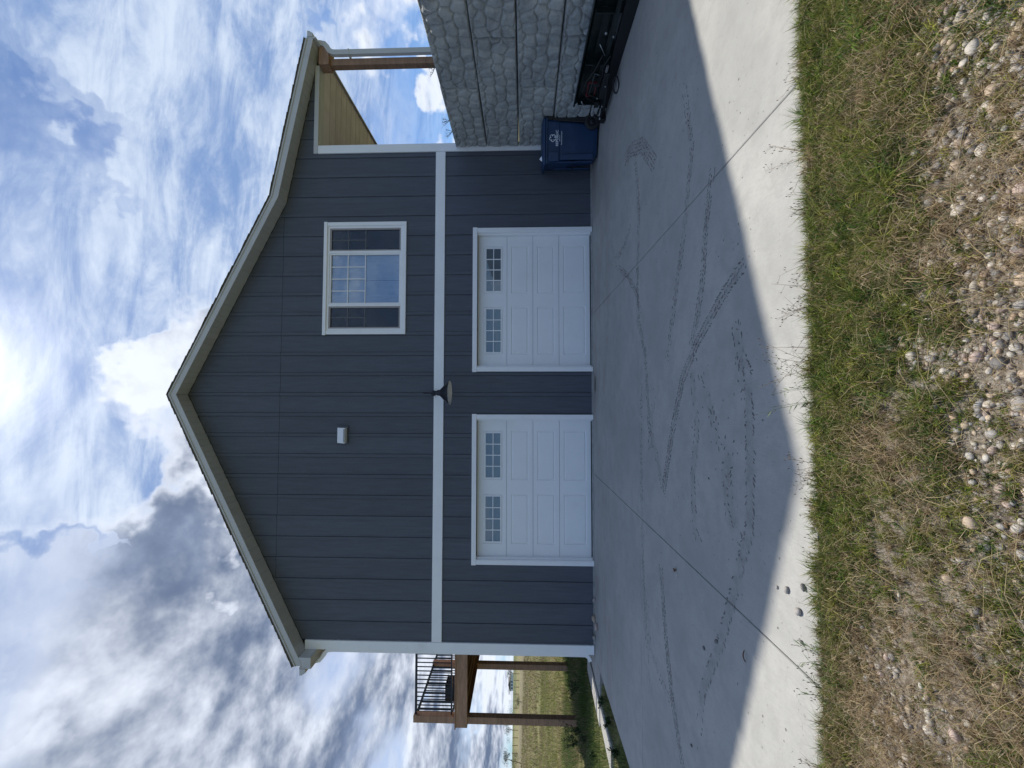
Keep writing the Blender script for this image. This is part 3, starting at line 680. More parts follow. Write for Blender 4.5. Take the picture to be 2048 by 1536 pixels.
# curtains: two wavy leaves meeting in the middle
def curtain(xa, xb):
    m = MB(); n = 60; vs = []; fs = []
    for i in range(n+1):
        x = xa+(xb-xa)*i/n; y = .10+.010*math.sin(x*46)+.007*math.sin(x*19+1)
        vs += [(x, y, 3.86), (x, y, 5.36)]
    fs = [(2*i, 2*i+2, 2*i+3, 2*i+1) for i in range(n)]; m.add(vs, fs, True); return m.build('curtain', M_curtain, wn)
curtain(1.95, 2.46); curtain(2.475, 3.02)
MB().box(1.3, 3.7, .17, .45, 3.80, 3.84).build('sill', M_white, wn)
for k, (x, w_, h_) in enumerate(((2.42, .10, .10), (2.60, .09, .11), (2.86, .11, .08))):
    o = MB().lathe([(0.001, 0), (w_*.5, 0), (w_*.55, h_*.6), (w_*.35, h_), (.001, h_)], 14, at=(x, .2, 3.841)).build('cup', M_blue, label=['light blue tub nearest the left end of the window sill', 'light blue tub in the middle of the window sill', 'light blue tub nearest the right end of the window sill'][k], cat='tub', group='tubs on the window sill')

# vent hood
ve = empty('dryer_vent'); ve.parent = house
MB().box(-.885, -.515, -.034, -.0265, 4.905, 5.155).build('flange', M_side, ve)
v = MB().prism([(-.035, 4.935), (-.125, 4.935), (-.125, 4.975), (-.035, 5.13)], -.865, -.56, axis='x'); v.build('hood', M_white, ve, bevel=.004)
MB().box(-.845, -.58, -.132, -.126, 4.938, 4.965).build('flap', mat('grey_louver', (.3, .32, .34), .5, .05, 4, 0), ve)

# gooseneck barn lamp
la = empty('wall_lamp'); la.parent = house
MB().lathe([(.001, 0), (.055, 0), (.055, .012), (.03, .03), (.001, .03)], 20, axis='y', at=(.135, -.095, 3.17)).build('mounting_plate', M_black, la)
arm = [(.135, -.07, 3.17), (.135, -.13, 3.25), (.135, -.24, 3.315), (.135, -.36, 3.31), (.135, -.45, 3.23), (.135, -.49, 3.12), (.135, -.50, 3.05)]
MB().tube(arm, .011, 10).build('arm', M_black, la)
LT = Matrix.Diagonal((1.1, 1.1, 1.0))
def lam(prof_, name, m, n=32):
    mb = MB().lathe(prof_, n); mb.v = [tuple(LT @ Vector(v_)+Vector((.135, -.50, 3.045))) for v_ in mb.v]; return mb.build(name, m, la)
lam([(.001, .02), (.032, .02), (.036, -.02), (.05, -.045), (.05, -.08), (.085, -.12), (.13, -.165), (.165, -.215), (.215, -.262), (.218, -.272), (.222, -.272)], 'lamp_shade', M_black)
lam([(.214, -.2715), (.206, -.262), (.158, -.219), (.124, -.172), (.08, -.13), (.001, -.122)], 'lamp_reflector', M_lampin)
lam([(.001, -.24), (.028, -.225), (.030, -.195), (.018, -.15), (.018, -.126)], 'bulb', mat('bulb_glass', (.75, .75, .72), .2, .02, 4, 0), 16)
for p in ((.055, .03, .05), (-.05, .05, .06)): pass

# ------------------------------------------------------------------ retaining wall of cast stone-faced blocks
wallr = empty('retaining_wall', (0, 0, 0), label='grey retaining wall of big cast blocks with a rounded river stone face', cat='retaining wall')
def block_mesh(L, H, seed, x0=0.):
    """face looks to -x, u runs towards -y; x0 shifts the pattern"""
    r_ = np.random.default_rng(seed); nu, nv = int(1.82/.17), 4; pts = []
    for i in range(-1, nu+2):
        for j in range(-1, nv+1):
            sx, sz = 1.82/nu, .64/(nv-.6); pts.append(((i+.5+(j % 2)*.5+r_.uniform(-.32, .32))*sx, (j+.5+r_.uniform(-.3, .3))*sz, r_.uniform(.80, 1.18), r_.uniform(.6, 1.1)))
    pts = np.array(pts); us = np.linspace(0, L, max(8, int(L/.0095))); vz = np.linspace(0, H, 66)
    UU, VV = np.meshgrid(us, vz); U2 = UU+x0; wx = (vnoise(U2+seed, VV, 9, 3)-.5)*.06; wz = (vnoise(U2, VV+seed*3, 9, 3)-.5)*.06
    d = np.stack([np.hypot((U2+wx-p[0])/1.15, VV+wz-p[1])/p[2] for p in pts]); idx = np.argsort(d, 0)[:2]
    f1 = np.take_along_axis(d, idx[:1], 0)[0]; f2 = np.take_along_axis(d, idx[1:], 0)[0]; e = f2-f1; hh = pts[:, 3][idx[0]]
    disp = .036*(.7+.3*hh)*np.sqrt(np.clip((e-.006)/.042, 0, 1))+.016*(vnoise(U2, VV, 13, 4)-.5)*(.4+.9*(vnoise(U2+9, VV+4, 5, 2) > .5))+.008*hh*np.clip(1-f1/.12, 0, 1)
    ed = np.minimum(np.minimum(UU, L-UU), np.minimum(VV, H-VV)); disp = disp*sstep(0, .02, ed)-.02*(1-sstep(0, .010, ed))
    v = np.stack([-disp, -UU, VV], -1).reshape(-1, 3); nx, ny = len(us), len(vz); i = np.arange(nx*ny).reshape(ny, nx)
    a, b_, c_, dd = i[:-1, :-1].ravel(), i[:-1, 1:].ravel(), i[1:, 1:].ravel(), i[1:, :-1].ravel()
    tr = np.concatenate([np.stack([a, b_, c_], 1), np.stack([a, c_, dd], 1)])[:, ::-1]
    k = len(v); bx = np.array([(x, -y, zz) for zz in (0, H) for y in (0, L) for x in (.02, .6)]); v = np.concatenate([v, bx])
    bf = [(0, 1, 5), (0, 5, 4), (2, 6, 7), (2, 7, 3), (4, 5, 7), (4, 7, 6), (0, 3, 1), (0, 2, 3), (1, 7, 5), (1, 3, 7)]
    tr = np.concatenate([tr, np.array(bf)+k])
    o = soup('block', v, tr, M_bloc, smooth=True); me = o.data; bpy.data.objects.remove(o); 
    fl = np.ones(len(me.polygons), dtype=bool); fl[-10:] = False; me.polygons.foreach_set('use_smooth', fl); return me
fullA, fullB, fullC = block_mesh(1.808, .638, 3), None, None
fulls = [fullA, fullA, fullA]
tops = [2.78, 2.13, 1.48, .83, .18]
for ci, tz in enumerate(tops):
    first = 1.57 if ci % 2 == 0 else .66
    me = block_mesh(first-.056, .638, 3, 1.808-first)
    link('block', me, wallr, (5.2, -.05, tz-.644))
    y = -first
    for k in range(4):
        if y < -7.6: break
        link('block', fulls[(ci*2+k*2+k//2) % 3], wallr, (5.2+random.uniform(-.004, .006), y-.006, tz-.644-.006*(k+1)*(ci == 0)))
        y -= 1.82
# upper ground level behind the wall
def zter(X, Y):
    e = sstep(5.75, 6.6, X); s = np.clip((Y+10.5)/2.6, 0, 1)
    return np.where((X < 5.85), 2.70, 2.71+(vnoise(X, Y, .6, 3)-.5)*.05)*np.where(Y < -7.9, s, 1)-.4*(1-s)+0*e
ter = grid_mesh('upper_lawn', np.concatenate([np.arange(5.80, 12, .3), np.arange(12, 60, 3.)]), np.concatenate([np.arange(-11, 12, .35), np.arange(12, 60, 3.)]), zter, M_field, kind='structure')

# ------------------------------------------------------------------ grass and stones
PAL_G = np.array([(.085, .145, .022), (.12, .175, .03), (.20, .225, .045), (.25, .265, .055), (.075, .13, .035), (.20, .19, .055)])
PAL_D = np.array([(.38, .29, .18), (.32, .235, .14), (.46, .37, .25), (.24, .165, .10), (.42, .33, .19)])
def blades(name, x, y, z_, h, wd, lean, cols, m, segs=2, dirb=None, **kw):
    n = len(x); a = rng.random(n)*2*np.pi; la_ = rng.random(n)*2*np.pi if dirb is None else dirb+rng.normal(0, .7, n)
    base = np.stack([x, y, z_], 1); sd_ = np.stack([np.cos(a), np.sin(a), np.zeros(n)], 1)*(wd/2)[:, None]; ld = np.stack([np.cos(la_), np.sin(la_), np.zeros(n)], 1)
    P1 = base+ld*(h*lean*.28)[:, None]; P1[:, 2] += h*.55*np.sqrt(np.clip(1-(lean*.5)**2, .1, 1)); P2 = base+ld*(h*lean)[:, None]; P2[:, 2] += h*np.sqrt(np.clip(1-lean**2, .02, 1))
    v = np.stack([base-sd_, base+sd_, P1+sd_*.8, P1-sd_*.8, P2], 1).reshape(-1, 3); k = (np.arange(n)*5)[:, None]
    tr = np.concatenate([k+np.array([[0, 1, 2]]), k+np.array([[0, 2, 3]]), k+np.array([[3, 2, 4]])]); cc = np.repeat(cols, 5, 0)
    return soup(name, v, tr, m, cc, **kw)
def pick(pal, n, jit=.16): 
    c_ = pal[rng.integers(0, len(pal), n)]; return np.clip(c_*(1+rng.normal(0, jit, (n, 1))), .004, 1)
# how green the bed is at a place
def gauss(x, y, cx, cy, sx, sy): return np.exp(-((x-cx)/sx)**2-((y-cy)/sy)**2)
def green(x, y):
    g_ = 1.0*np.exp(-((y+5.96)/(.085+.055*sstep(-.3, .5, x)+.05*vnoise(x, x*0, 2.3, 2)))**2)+.9*gauss(x, y, .35, -6.12, .55, .26)+1.0*gauss(x, y, 1.5, -6.15, .8, .36)+.5*gauss(x, y, .95, -6.3, .4, .15)+.45*gauss(x, y, 1.6, -6.75, .25, .08)+.4*gauss(x, y, .35, -6.74, .12, .09)+.45*gauss(x, y, -.35, -6.1, .35, .14)
    g_ += .55*gauss(x, y, -.55, -6.45, .35, .12)+.5*gauss(x, y, -1.05, -6.62, .22, .10)+.35*gauss(x, y, .75, -6.72, .2, .10)+.3*gauss(x, y, -.15, -6.5, .25, .08)
    g_ += .20*sstep(-.1, -.6, x)
    g_ += .8*gauss(x, y, -.95, -6.40, .13, .07)+.8*gauss(x, y, -1.22, -6.62, .12, .08)+.7*gauss(x, y, -.62, -6.66, .13, .06)+.6*gauss(x, y, -.1, -6.68, .12, .05)+.7*gauss(x, y, -1.35, -6.42, .10, .06)
    g_ += (vnoise(x, y, 3.1, 3)-.5)*1.5+(vnoise(x+3, y, 8.5, 2)-.5)*.5
    g_ -= .35*gauss(x, y, -1.15, -6.25, .45, .18)
    return g_
def dry(x, y): return .50+(vnoise(x+31, y+12, 2.6, 3)-.5)*1.9+.25*gauss(x, y, -1.1, -6.4, .6, .4)+.3*gauss(x, y, 1.1, -6.02, .35, .08)
N = 420000
x = rng.uniform(-2.7, 3.0, N); y = -5.86-rng.random(N)**1.1*1.35
g_ = green(x, y); keep = rng.random(N) < np.clip(.22+g_*.80+.30*(vnoise(x, y, 9, 2)-.5), 0.06, .95); x, y, g_ = x[keep], y[keep], g_[keep]
n = len(x); h = rng.uniform(.016, .052, n)*(0.65+.75*np.clip(g_, 0, 1.3)); isd = rng.random(n) < np.clip(.50-.40*g_+(dry(x, y)-.5)*.5, .04, .8)
cols = np.where(isd[:, None], pick(PAL_D, n)*.85, pick(PAL_G, n)*(1+.5*(vnoise(x, y, 5, 2)-.5))[:, None])
y2 = np.where(y > -5.90, y-.02, y)
kk = rng.random(n) < .40; x, y2, h, cols, n = x[kk], y2[kk], h[kk], cols[kk], int(kk.sum())
blades('grass', x, y2, zfg(x, y2)-.004, h, rng.uniform(.0013, .0034, n), rng.uniform(.25, .98, n), cols, M_grass, label='short scrubby green and straw grass along the front edge of the drive', cat='grass', kind='stuff')
# tufts: blades fanning out of one crown
NT_ = 14500; tx = rng.uniform(-2.7, 3.0, NT_); ty = -5.875-rng.random(NT_)**1.05*1.30; tg = green(tx, ty); kp = rng.random(NT_) < np.clip(.30+tg*.85+.9*(vnoise(tx+7, ty, 8, 2)-.5), .06, .97); tx, ty, tg = tx[kp], ty[kp], tg[kp]
nb = rng.integers(14, 34, len(tx)); ti = np.repeat(np.arange(len(tx)), nb); n = len(ti); ta = rng.random(n)*2*np.pi; tr_ = np.abs(rng.normal(0, .006, n))
x = tx[ti]+np.cos(ta)*tr_; y = ty[ti]+np.sin(ta)*tr_; th_ = (rng.uniform(.018, .080, len(tx))*(.45+.85*np.clip(tg, 0, 1.3))*(.6+.9*vnoise(tx, ty, 6.5, 2)))[ti]
tdry = (rng.random(len(tx)) < np.clip(.46-.38*tg+(dry(tx, ty)-.5)*.45, .03, .7)); tc_ = np.where(tdry[:, None], pick(PAL_D, len(tx))*.85, pick(PAL_G, len(tx), .22)*1.1)
cc_ = np.clip(tc_[ti]*(1+rng.normal(0, .22, (n, 1))), .01, 1); mixd = rng.random(n) < .14; cc_[mixd] = pick(PAL_D, int(mixd.sum()))
blades('grass', x, y, zfg(x, np.minimum(y, -5.91))-.004, th_*rng.uniform(.5, 1.1, n), rng.uniform(.0018, .0050, n), rng.uniform(.30, .97, n), cc_, M_grass, dirb=ta, label='green and tan grass tufts fanning out between the pebbles and along the slab', cat='grass', kind='stuff')
# ragged tufts hanging over the slab edge
NE = 620; ex = rng.uniform(-2.7, 3.0, NE); ek = rng.random(NE) < .25+.9*sstep(.42, .62, vnoise(ex, ex*0+3, 2.4, 3))+.5*gauss(ex, 0, .45, 0, .4, 1); ex = ex[ek]; nb = rng.integers(16, 40, len(ex)); ti = np.repeat(np.arange(len(ex)), nb); n = len(ti)
ta = np.pi/2+rng.normal(0, .75, n); x = ex[ti]+rng.normal(0, .010, n); y = -5.915+rng.normal(0, .008, n); y = np.minimum(y, -5.902); tdry = rng.random(len(ex)) < .38
cc_ = np.where(tdry[:, None], pick(PAL_D, len(ex))*.9, pick(PAL_G, len(ex), .2))[ti]*(1+rng.normal(0, .2, (n, 1))); cc_ = np.clip(cc_, .01, 1)
blades('grass', x, y, zfg(x, y)-.002, (rng.uniform(.03, .085, len(ex)))[ti]*rng.uniform(.5, 1.1, n), rng.uniform(.0014, .0036, n), rng.uniform(.45, .93, n), cc_, M_grass, dirb=ta, label='ragged grass hanging over the front edge of the slab', cat='grass', kind='stuff')
# straw lying flat
N = 78000; x = rng.uniform(-2.7, 3.0, N); y = -5.92-rng.random(N)*1.3; kp = rng.random(N) < np.clip(dry(x, y)*1.0, .15, 1); x, y = x[kp], y[kp]; n = len(x)
blades('straw', x, y, zfg(x, y)+rng.uniform(0, .030, n), rng.uniform(.03, .11, n), rng.uniform(.0010, .0024, n), rng.uniform(.93, .995, n), pick(PAL_D, n, .22), M_straw, label='pale dry straw lying flat among the stones', cat='dry straw', kind='stuff')
# long straws, individually bent
ls = MB()
for k in range(150):
    px, py = random.uniform(-2.0, 2.2), random.uniform(-7.0, -5.95); a = random.random()*6.28; L = random.uniform(.12, .38); z0 = float(zfg(px, py))+.02; c_ = random.uniform(-.9, .9)
    ls.tube([(px+L*q*math.cos(a+c_*q), py+L*q*math.sin(a+c_*q)*.8, z0+.035*math.sin(q*3.0)+.008) for q in (0, .33, .66, 1)], [.0012, .0011, .0009, .0004], 4, cap=False)
o = ls.build('long_straw', mat('long_straw', (.36, .28, .14), .7, .25, 12, 0), label='long bent golden stalks strewn over the grass and stones', cat='dry stalks', kind='stuff')

def stone_arrays(seed, sub=2):
    bm = bmesh.new(); bmesh.ops.create_icosphere(bm, subdivisions=sub, radius=1.0); sx, sy, sz = random.uniform(.85, 1.35), random.uniform(.7, 1.0), random.uniform(.42, .75)
    for v_ in bm.verts:
        n_ = mnoise.noise(v_.co*1.1+Vector((seed*7.1, seed*3.3, 0))); n2 = mnoise.noise(v_.co*2.4+Vector((seed, 9, seed))); v_.co = v_.co*(1+.22*n_+.08*n2); v_.co.x *= sx; v_.co.y *= sy; v_.co.z *= sz
    vs = np.array([v_.co[:] for v_ in bm.verts]); fs = np.array([[v_.index for v_ in f_.verts] for f_ in bm.faces]); bm.free(); return vs, fs
STONES = [stone_arrays(s_) for s_ in range(9)]
PAL_S = np.array([(.34, .31, .26), (.29, .265, .235), (.39, .35, .29), (.22, .205, .19), (.35, .28, .20), (.30, .235, .20), (.44, .41, .36), (.15, .14, .135), (.32, .225, .155), (.29, .275, .26)])
def stony(x, y):
    s_ = 1.0*sstep(-6.36, -6.66, y)*sstep(-.9, .1, x)+.9*gauss(x, y, .25, -6.50, .45, .16)+.6*gauss(x, y, -1.25, -6.2, .40, .20)+.35*sstep(-6.5, -6.9, y)+(vnoise(x+5, y, 2.7, 3)-.5)*1.1
    return np.clip(s_*1.1-.40*np.clip(green(x, y), 0, 1.2)+.15, 0, 1.3)
def stone_soup(name, x, y, sz, lift, label):
    V, F, Cc = [], [], []; k = 0
    for i in range(len(x)):
        vs, fs = STONES[i % 9]; a = rng.random()*6.28; ca, sa = math.cos(a), math.sin(a); v_ = vs*sz[i]; v_ = np.stack([v_[:, 0]*ca-v_[:, 1]*sa, v_[:, 0]*sa+v_[:, 1]*ca, v_[:, 2]], 1)
        v_ += np.array([x[i], y[i], float(zfg(x[i], y[i]))+sz[i]*lift]); V.append(v_); F.append(fs+k); k += len(vs); Cc.append(np.repeat(pick(PAL_S, 1, .15), len(vs), 0))
    return soup(name, np.concatenate(V), np.concatenate(F), M_stone, np.concatenate(Cc), smooth=True, label=label, cat='gravel', kind='stuff')
STONES1 = STONES; STONES = [stone_arrays(s_+20, 1) for s_ in range(9)]
N = 26000; x = rng.uniform(-3.0, 3.4, N); y = -5.98-rng.random(N)*1.7; kp = rng.random(N) < np.clip(stony(x, y)**1.3*.8+.03, 0, 1); x, y = x[kp][:11000], y[kp][:11000]
stone_soup('gravel', x, y, .0028+rng.random(len(x))**3*.010, .25, 'small mixed gravel showing between the grass tufts')
STONES = STONES1
N = 6000; x = rng.uniform(-2.7, 3.0, N); y = -6.02-rng.random(N)*1.6; kp = rng.random(N) < stony(x, y); x, y = x[kp], y[kp]
stone_soup('gravel', x, y, .008+rng.random(len(x))**2*.010, .30, 'thumb sized rounded gravel in grey, tan and white')
# 280 of the larger pebbles as single things
kinds = [('pale_pebble', 'pale cream rounded pebble among the gravel near the drive', (.47, .42, .355), (.56, .52, .46)), ('grey_pebble', 'mid grey rounded pebble among the gravel near the drive', (.30, .275, .25), (.36, .335, .30)),
         ('dark_pebble', 'dark slate pebble among the gravel near the drive', (.14, .13, .125), (.20, .19, .18)), ('tan_pebble', 'tan sandstone pebble among the gravel near the drive', (.41, .31, .22), (.47, .385, .30)),
         ('pink_pebble', 'pinkish pebble among the gravel near the drive', (.41, .305, .265), (.48, .40, .355))]
pm = []
for nm, lb, c1_, c2_ in kinds:
    mm = pebble_mat(nm, c1_, c2_); lst = []
    for s_ in range(3):
        vs, fs = STONES[(len(pm)*3+s_) % 9]; me = bpy.data.meshes.new('pebble'); me.from_pydata(vs.tolist(), [], fs.tolist()); me.materials.append(mm)
        me.polygons.foreach_set('use_smooth', [True]*len(me.polygons)); lst.append(me)
    pm.append((lst, lb, c1_))
cnt = 0; placed = []
while cnt < 285:
    px, py = random.uniform(-1.9, 2.1), -6.05-random.random()**.7*.78
    if random.random() > float(stony(px, py))**1.6*1.1+.02: continue
    sz = random.uniform(.0110, .0170) if random.random() < .84 else random.uniform(.0180, .025)
    if any((px-q[0])**2+(py-q[1])**2 < (sz+q[2])**2*.8 for q in placed): continue
    placed.append((px, py, sz)); ml, lb, _ = random.choices(pm, (5, 4, 1.4, 3, 2))[0]
    sw = 'small' if sz < .0120 else 'middling' if sz < .015 else 'large' if sz < .02 else 'biggest'
    col_ = ['in line with the stone wall', 'in line with the blue bin', 'in line with the upper window', 'in line with the wall lamp', 'in line with the left garage door', 'in line with the deck'][int(np.digitize(px/max(.5, (py+8)), [-1.0, -.45, .0, .45, .85])) * -1 + 5]
    row_ = 'by the grass strip' if py > -6.30 else 'in mid-bed' if py > -6.48 else 'well out in the bed' if py > -6.64 else 'nearest the camera'
    lb = sw+' '+lb.split(' pebble')[0].replace(' rounded', '').replace(' sandstone', '')+' pebble '+row_+', '+col_
    link('pebble', random.choice(ml), None, (px, py, float(zfg(px, py))+sz*.24), (random.uniform(-.25, .25), random.uniform(-.25, .25), random.random()*6.28), (sz,)*3, label=lb, cat='pebble', group='pebbles in the bed in front of the drive')
    cnt += 1
# stones and litter on the drive
BITS = [(-1.095, -5.563, .010, 1, 'flat grey pebble on the sunlit concrete, nearest the shadow edge'), (-1.069, -5.651, .018, 1, 'small dark pebble pair half way between shadow edge and grass'), (-.993, -5.787, .017, 2, 'dark pebble on sunlit concrete close to the grass edge'),
        (-1.142, -5.74, .022, 1, 'largest grey pebble on the sunlit concrete near the grass'), (-1.836, -4.828, .018, 2, 'dark pebble lying in shade beside the tread prints'), (-1.293, -5.76, .011, 2, 'tiny dark pebble alone on sunlit concrete toward the slab joint'),
        (-2.011, -4.619, .014, 2, 'small black pebble alone in the shade beyond the slab joint'), (-.62, -4.75, .008, 2, 'tiny black pebble in shade below the garage door'), (-3.0, -4.35, .012, 2, 'dark crumb lying beside the long tread print')]
for (px, py, s_, ki, lb) in BITS: link('pebble', pm[ki][0][0], None, (px, py, SL*py+s_*.40), (0, 0, px*9), (s_,)*3, label=lb, cat='pebble')
ROCKS = [(-4.216, -.06, .055, 3, 'rounded tan rock at the wall foot, second from the corner trim'), (-3.86, -.075, .050, 1, 'grey rock at the wall foot nearest the garage door trim'), (-4.25, -.27, .060, 4, 'brown rock standing a little out from the wall foot'), (-4.56, -.07, .058, 1, 'grey rock at the wall foot nearest the corner board')]
for (px, py, s_, ki, lb) in ROCKS: link('rock', pm[ki][0][1], None, (px, py, SL*py+s_*.5), (0, 0, px*5), (s_*1.2, s_*.8, s_*1.1), label=lb, cat='rock')
def leaf(px, py, L, ang, lb, wr=.22):
    m = MB(); n = 7; vs = []
    for i in range(n):
        q = i/(n-1); w_ = L*wr*math.sin(math.pi*min(q*1.02+.02, 1))**.8+.001; zz = .006+.010*math.sin(q*3.14); vs += [(L*(q-.5), -w_, zz+.008), (L*(q-.5), 0, zz), (L*(q-.5), w_, zz+.006)]
    fs = [f_ for i in range(n-1) for f_ in ((3*i, 3*i+3, 3*i+4, 3*i+1), (3*i+1, 3*i+4, 3*i+5, 3*i+2))]; m.add(vs, fs)
    o = m.build('leaf', M_leafdry, label=lb, cat='leaf'); o.location = (px, py, SL*py); o.rotation_euler = (0, 0, ang)
leaf(-1.624, -4.054, .075, 2.0, 'curled reddish brown leaf near the slab joint in the shade'); leaf(-1.70, -5.22, .07, .10, 'narrow brown leaf lying just inside the house shadow edge', .06)

# thin seeding weeds that lean over the slab edge
def SPOT(px):
    for lim, w_ in ((1.9, 'in line with the stone wall'), (1.2, 'next right of the right-hand slab joint'), (.9, 'past the right slab joint'), (.65, 'in line with the upper window'), (.45, 'among the thickest clump'), (.35, 'at the thin end of the thickest clump'), (.22, 'first past the thickest clump'), (.15, 'facing the wall lamp'), (.04, 'just past the lamp line'), (-.04, 'in the second green clump'), (-.2, 'last of the second clump'), (-.36, 'near the tip of the house shadow'), (-.6, 'just past the tip of the house shadow'), (-1.0, 'alone on the bright slab'), (-1.35, 'beside the left-hand slab joint'), (-1.6, 'just beyond the left-hand slab joint')):
        if px > lim: return w_
    return 'beyond the left-hand slab joint'
def seed_weed(px, py, H, spreadv, seed, green_=False):
    rnd = random.Random(seed); root = empty('seeding_weed', (px, py, float(zfg(px, min(py, -5.93)))), label=('green leafed' if green_ else 'dry brown')+(' tall' if H > .21 else ' low' if H < .13 else '')+' seeding weed over the slab edge, '+SPOT(px), cat='weed', group='seeding weeds along the slab edge')
    st_, hd, lf = MB(), MB(), MB()
    for k in range(rnd.randint(2, 4)):
        a = rnd.uniform(.1, math.pi-.1); L = H*rnd.uniform(.6, 1.0); sp = spreadv*rnd.uniform(.5, 1.1)
        pts = [Vector((math.cos(a)*sp*q**1.3, math.sin(a)*sp*q**1.3, L*(q-.25*q*q))) for q in (0, .25, .5, .75, 1)]
        st_.tube(pts, [.0014, .0012, .001, .0008, .0005], 4, cap=False)
        for j in range(rnd.randint(3, 8)):
            q = rnd.uniform(.4, 1); i = min(3, int(q*4)); p = pts[i].lerp(pts[i+1], q*4-i); dr = Vector((rnd.gauss(0, 1), rnd.gauss(0, 1)+.4, rnd.uniform(.1, 1))).normalized(); e = p+dr*rnd.uniform(.015, .05)
            st_.tube([p, e], [.0007, .0005], 3, cap=False)
            hd.lathe([(.0002, -.006), (.0019, -.002), (.0015, .003), (.0002, .007)], 5, at=e)
        if green_:
            for j in range(4):
                q = rnd.uniform(.1, .8); i = min(3, int(q*4)); p = pts[i].lerp(pts[i+1], q*4-i); dr = Vector((rnd.gauss(0, 1), rnd.gauss(0, 1), .5)).normalized(); sdv = dr.cross(Vector((0, 0, 1))).normalized()*.004; e = p+dr*.05
                lf.add([p-sdv*.3, p+dr*.02+sdv, e, p+dr*.02-sdv], [(0, 1, 2, 3)])
    c_ = (.10, .12, .04) if green_ else (.20, .14, .08)
    st_.build('stem', mat('weed_stem_g' if green_ else 'weed_stem', c_, .7, .2, 20, 0), root); hd.build('seed_head', mat('weed_seed', (.17, .125, .08), .8, .25, 30, 0), root, kind='stuff')
    if lf.v: lf.build('leaf', mat('weed_green', (.07, .11, .03), .6, .2, 20, 0), root)
for i, (px, H, sp, gr_) in enumerate([(1.28, .16, .20, 0), (1.05, .10, .10, 0), (.72, .16, .14, 0), (.58, .24, .20, 0), (.50, .20, .17, 0), (.40, .15, .14, 0), (.27, .22, .20, 0), (.18, .28, .26, 0), (.08, .20, .18, 1), (.0, .26, .20, 1), (-.08, .14, .12, 1), (-.32, .15, .12, 0), (-.42, .12, .10, 0), (-.75, .10, .08, 0), (-1.28, .14, .10, 1), (-1.45, .12, .09, 1), (1.75, .12, .10, 0), (-1.9, .12, .1, 0), (2.3, .15, .12, 0)]):
    seed_weed(px, -5.93, H*1.15, sp*1.35, i+5, bool(gr_))

# ------------------------------------------------------------------ left side: curb, weeds, pasture grass
curb = empty('concrete_curb', label='pale concrete strip in sun with weeds on both sides beside the house corner', cat='curb')
for (ya, yb) in ((-.45, .95), (-1.36, -.462)):
    MB().prism([(-5.93, ya), (-5.47, ya), (-5.44, yb), (-5.84, yb)], -.16, .012+SL*min(ya, 0)*.6, axis='z').build('curb_block', M_conc, curb, bevel=.008)
def yard_density(x, y): return 1.
def patch(N, x0, x1, y0, y1, hl, hh, w_, pal, dr, thr=0., name='grass', label='', nsc=1.2, darkfn=None):
    x = rng.uniform(x0, x1, N); y = rng.uniform(y0, y1, N); kp = (vnoise(x+3, y+8, nsc, 3) > thr) & ~((x > -5.0) & (x < 5.3) & (y > -5.9) & (y < 11)) & ~((x > -5.90) & (x < -5.47) & (y > -1.25) & (y < .95)) & ~((x > -5.5) & (x < -4.95) & (y > -.44) & (y < 1.2)); x, y = x[kp], y[kp]; n = len(x)
    dryf = np.clip(dr+(vnoise(x, y, .9, 3)-.5)*1.5, 0, 1); isd = rng.random(n) < dryf
    c_ = np.where(isd[:, None], pick(PAL_D, n)*.75, pick(pal, n))
    return blades(name, x, y, zfield(x, y)-.01, rng.uniform(hl, hh, n)*(.6+.8*vnoise(x, y, nsc, 2)), np.full(n, w_)*rng.uniform(.6, 1.3, n), rng.uniform(.1, .85, n), c_, M_grass, label=label, cat='grass', kind='stuff')
G2 = np.array([(.05, .09, .024), (.07, .12, .03), (.10, .15, .04), (.14, .17, .045)]); G3 = np.array([(.16, .19, .045), (.20, .215, .055), (.24, .23, .075), (.12, .155, .04)])
patch(36000, -9.5, -4.96, -3.6, 2.6, .04, .15, .0055, G2, .22, .30, label='green weedy grass beside the curb left of the drive')
patch(26000, -11.5, -5.0, 1.2, 5.5, .08, .24, .008, G2, .15, .35, label='taller dark green grass around the deck posts')
patch(52000, -24, -5.0, 4.5, 16, .06, .20, .012, G3, .35, .25, label='yellow green meadow grass behind the deck')
patch(60000, -60, -5.0, 14, 42, .08, .26, .030, G3, .60, .30, label='tawny rough grass further out in the pasture', nsc=.5)
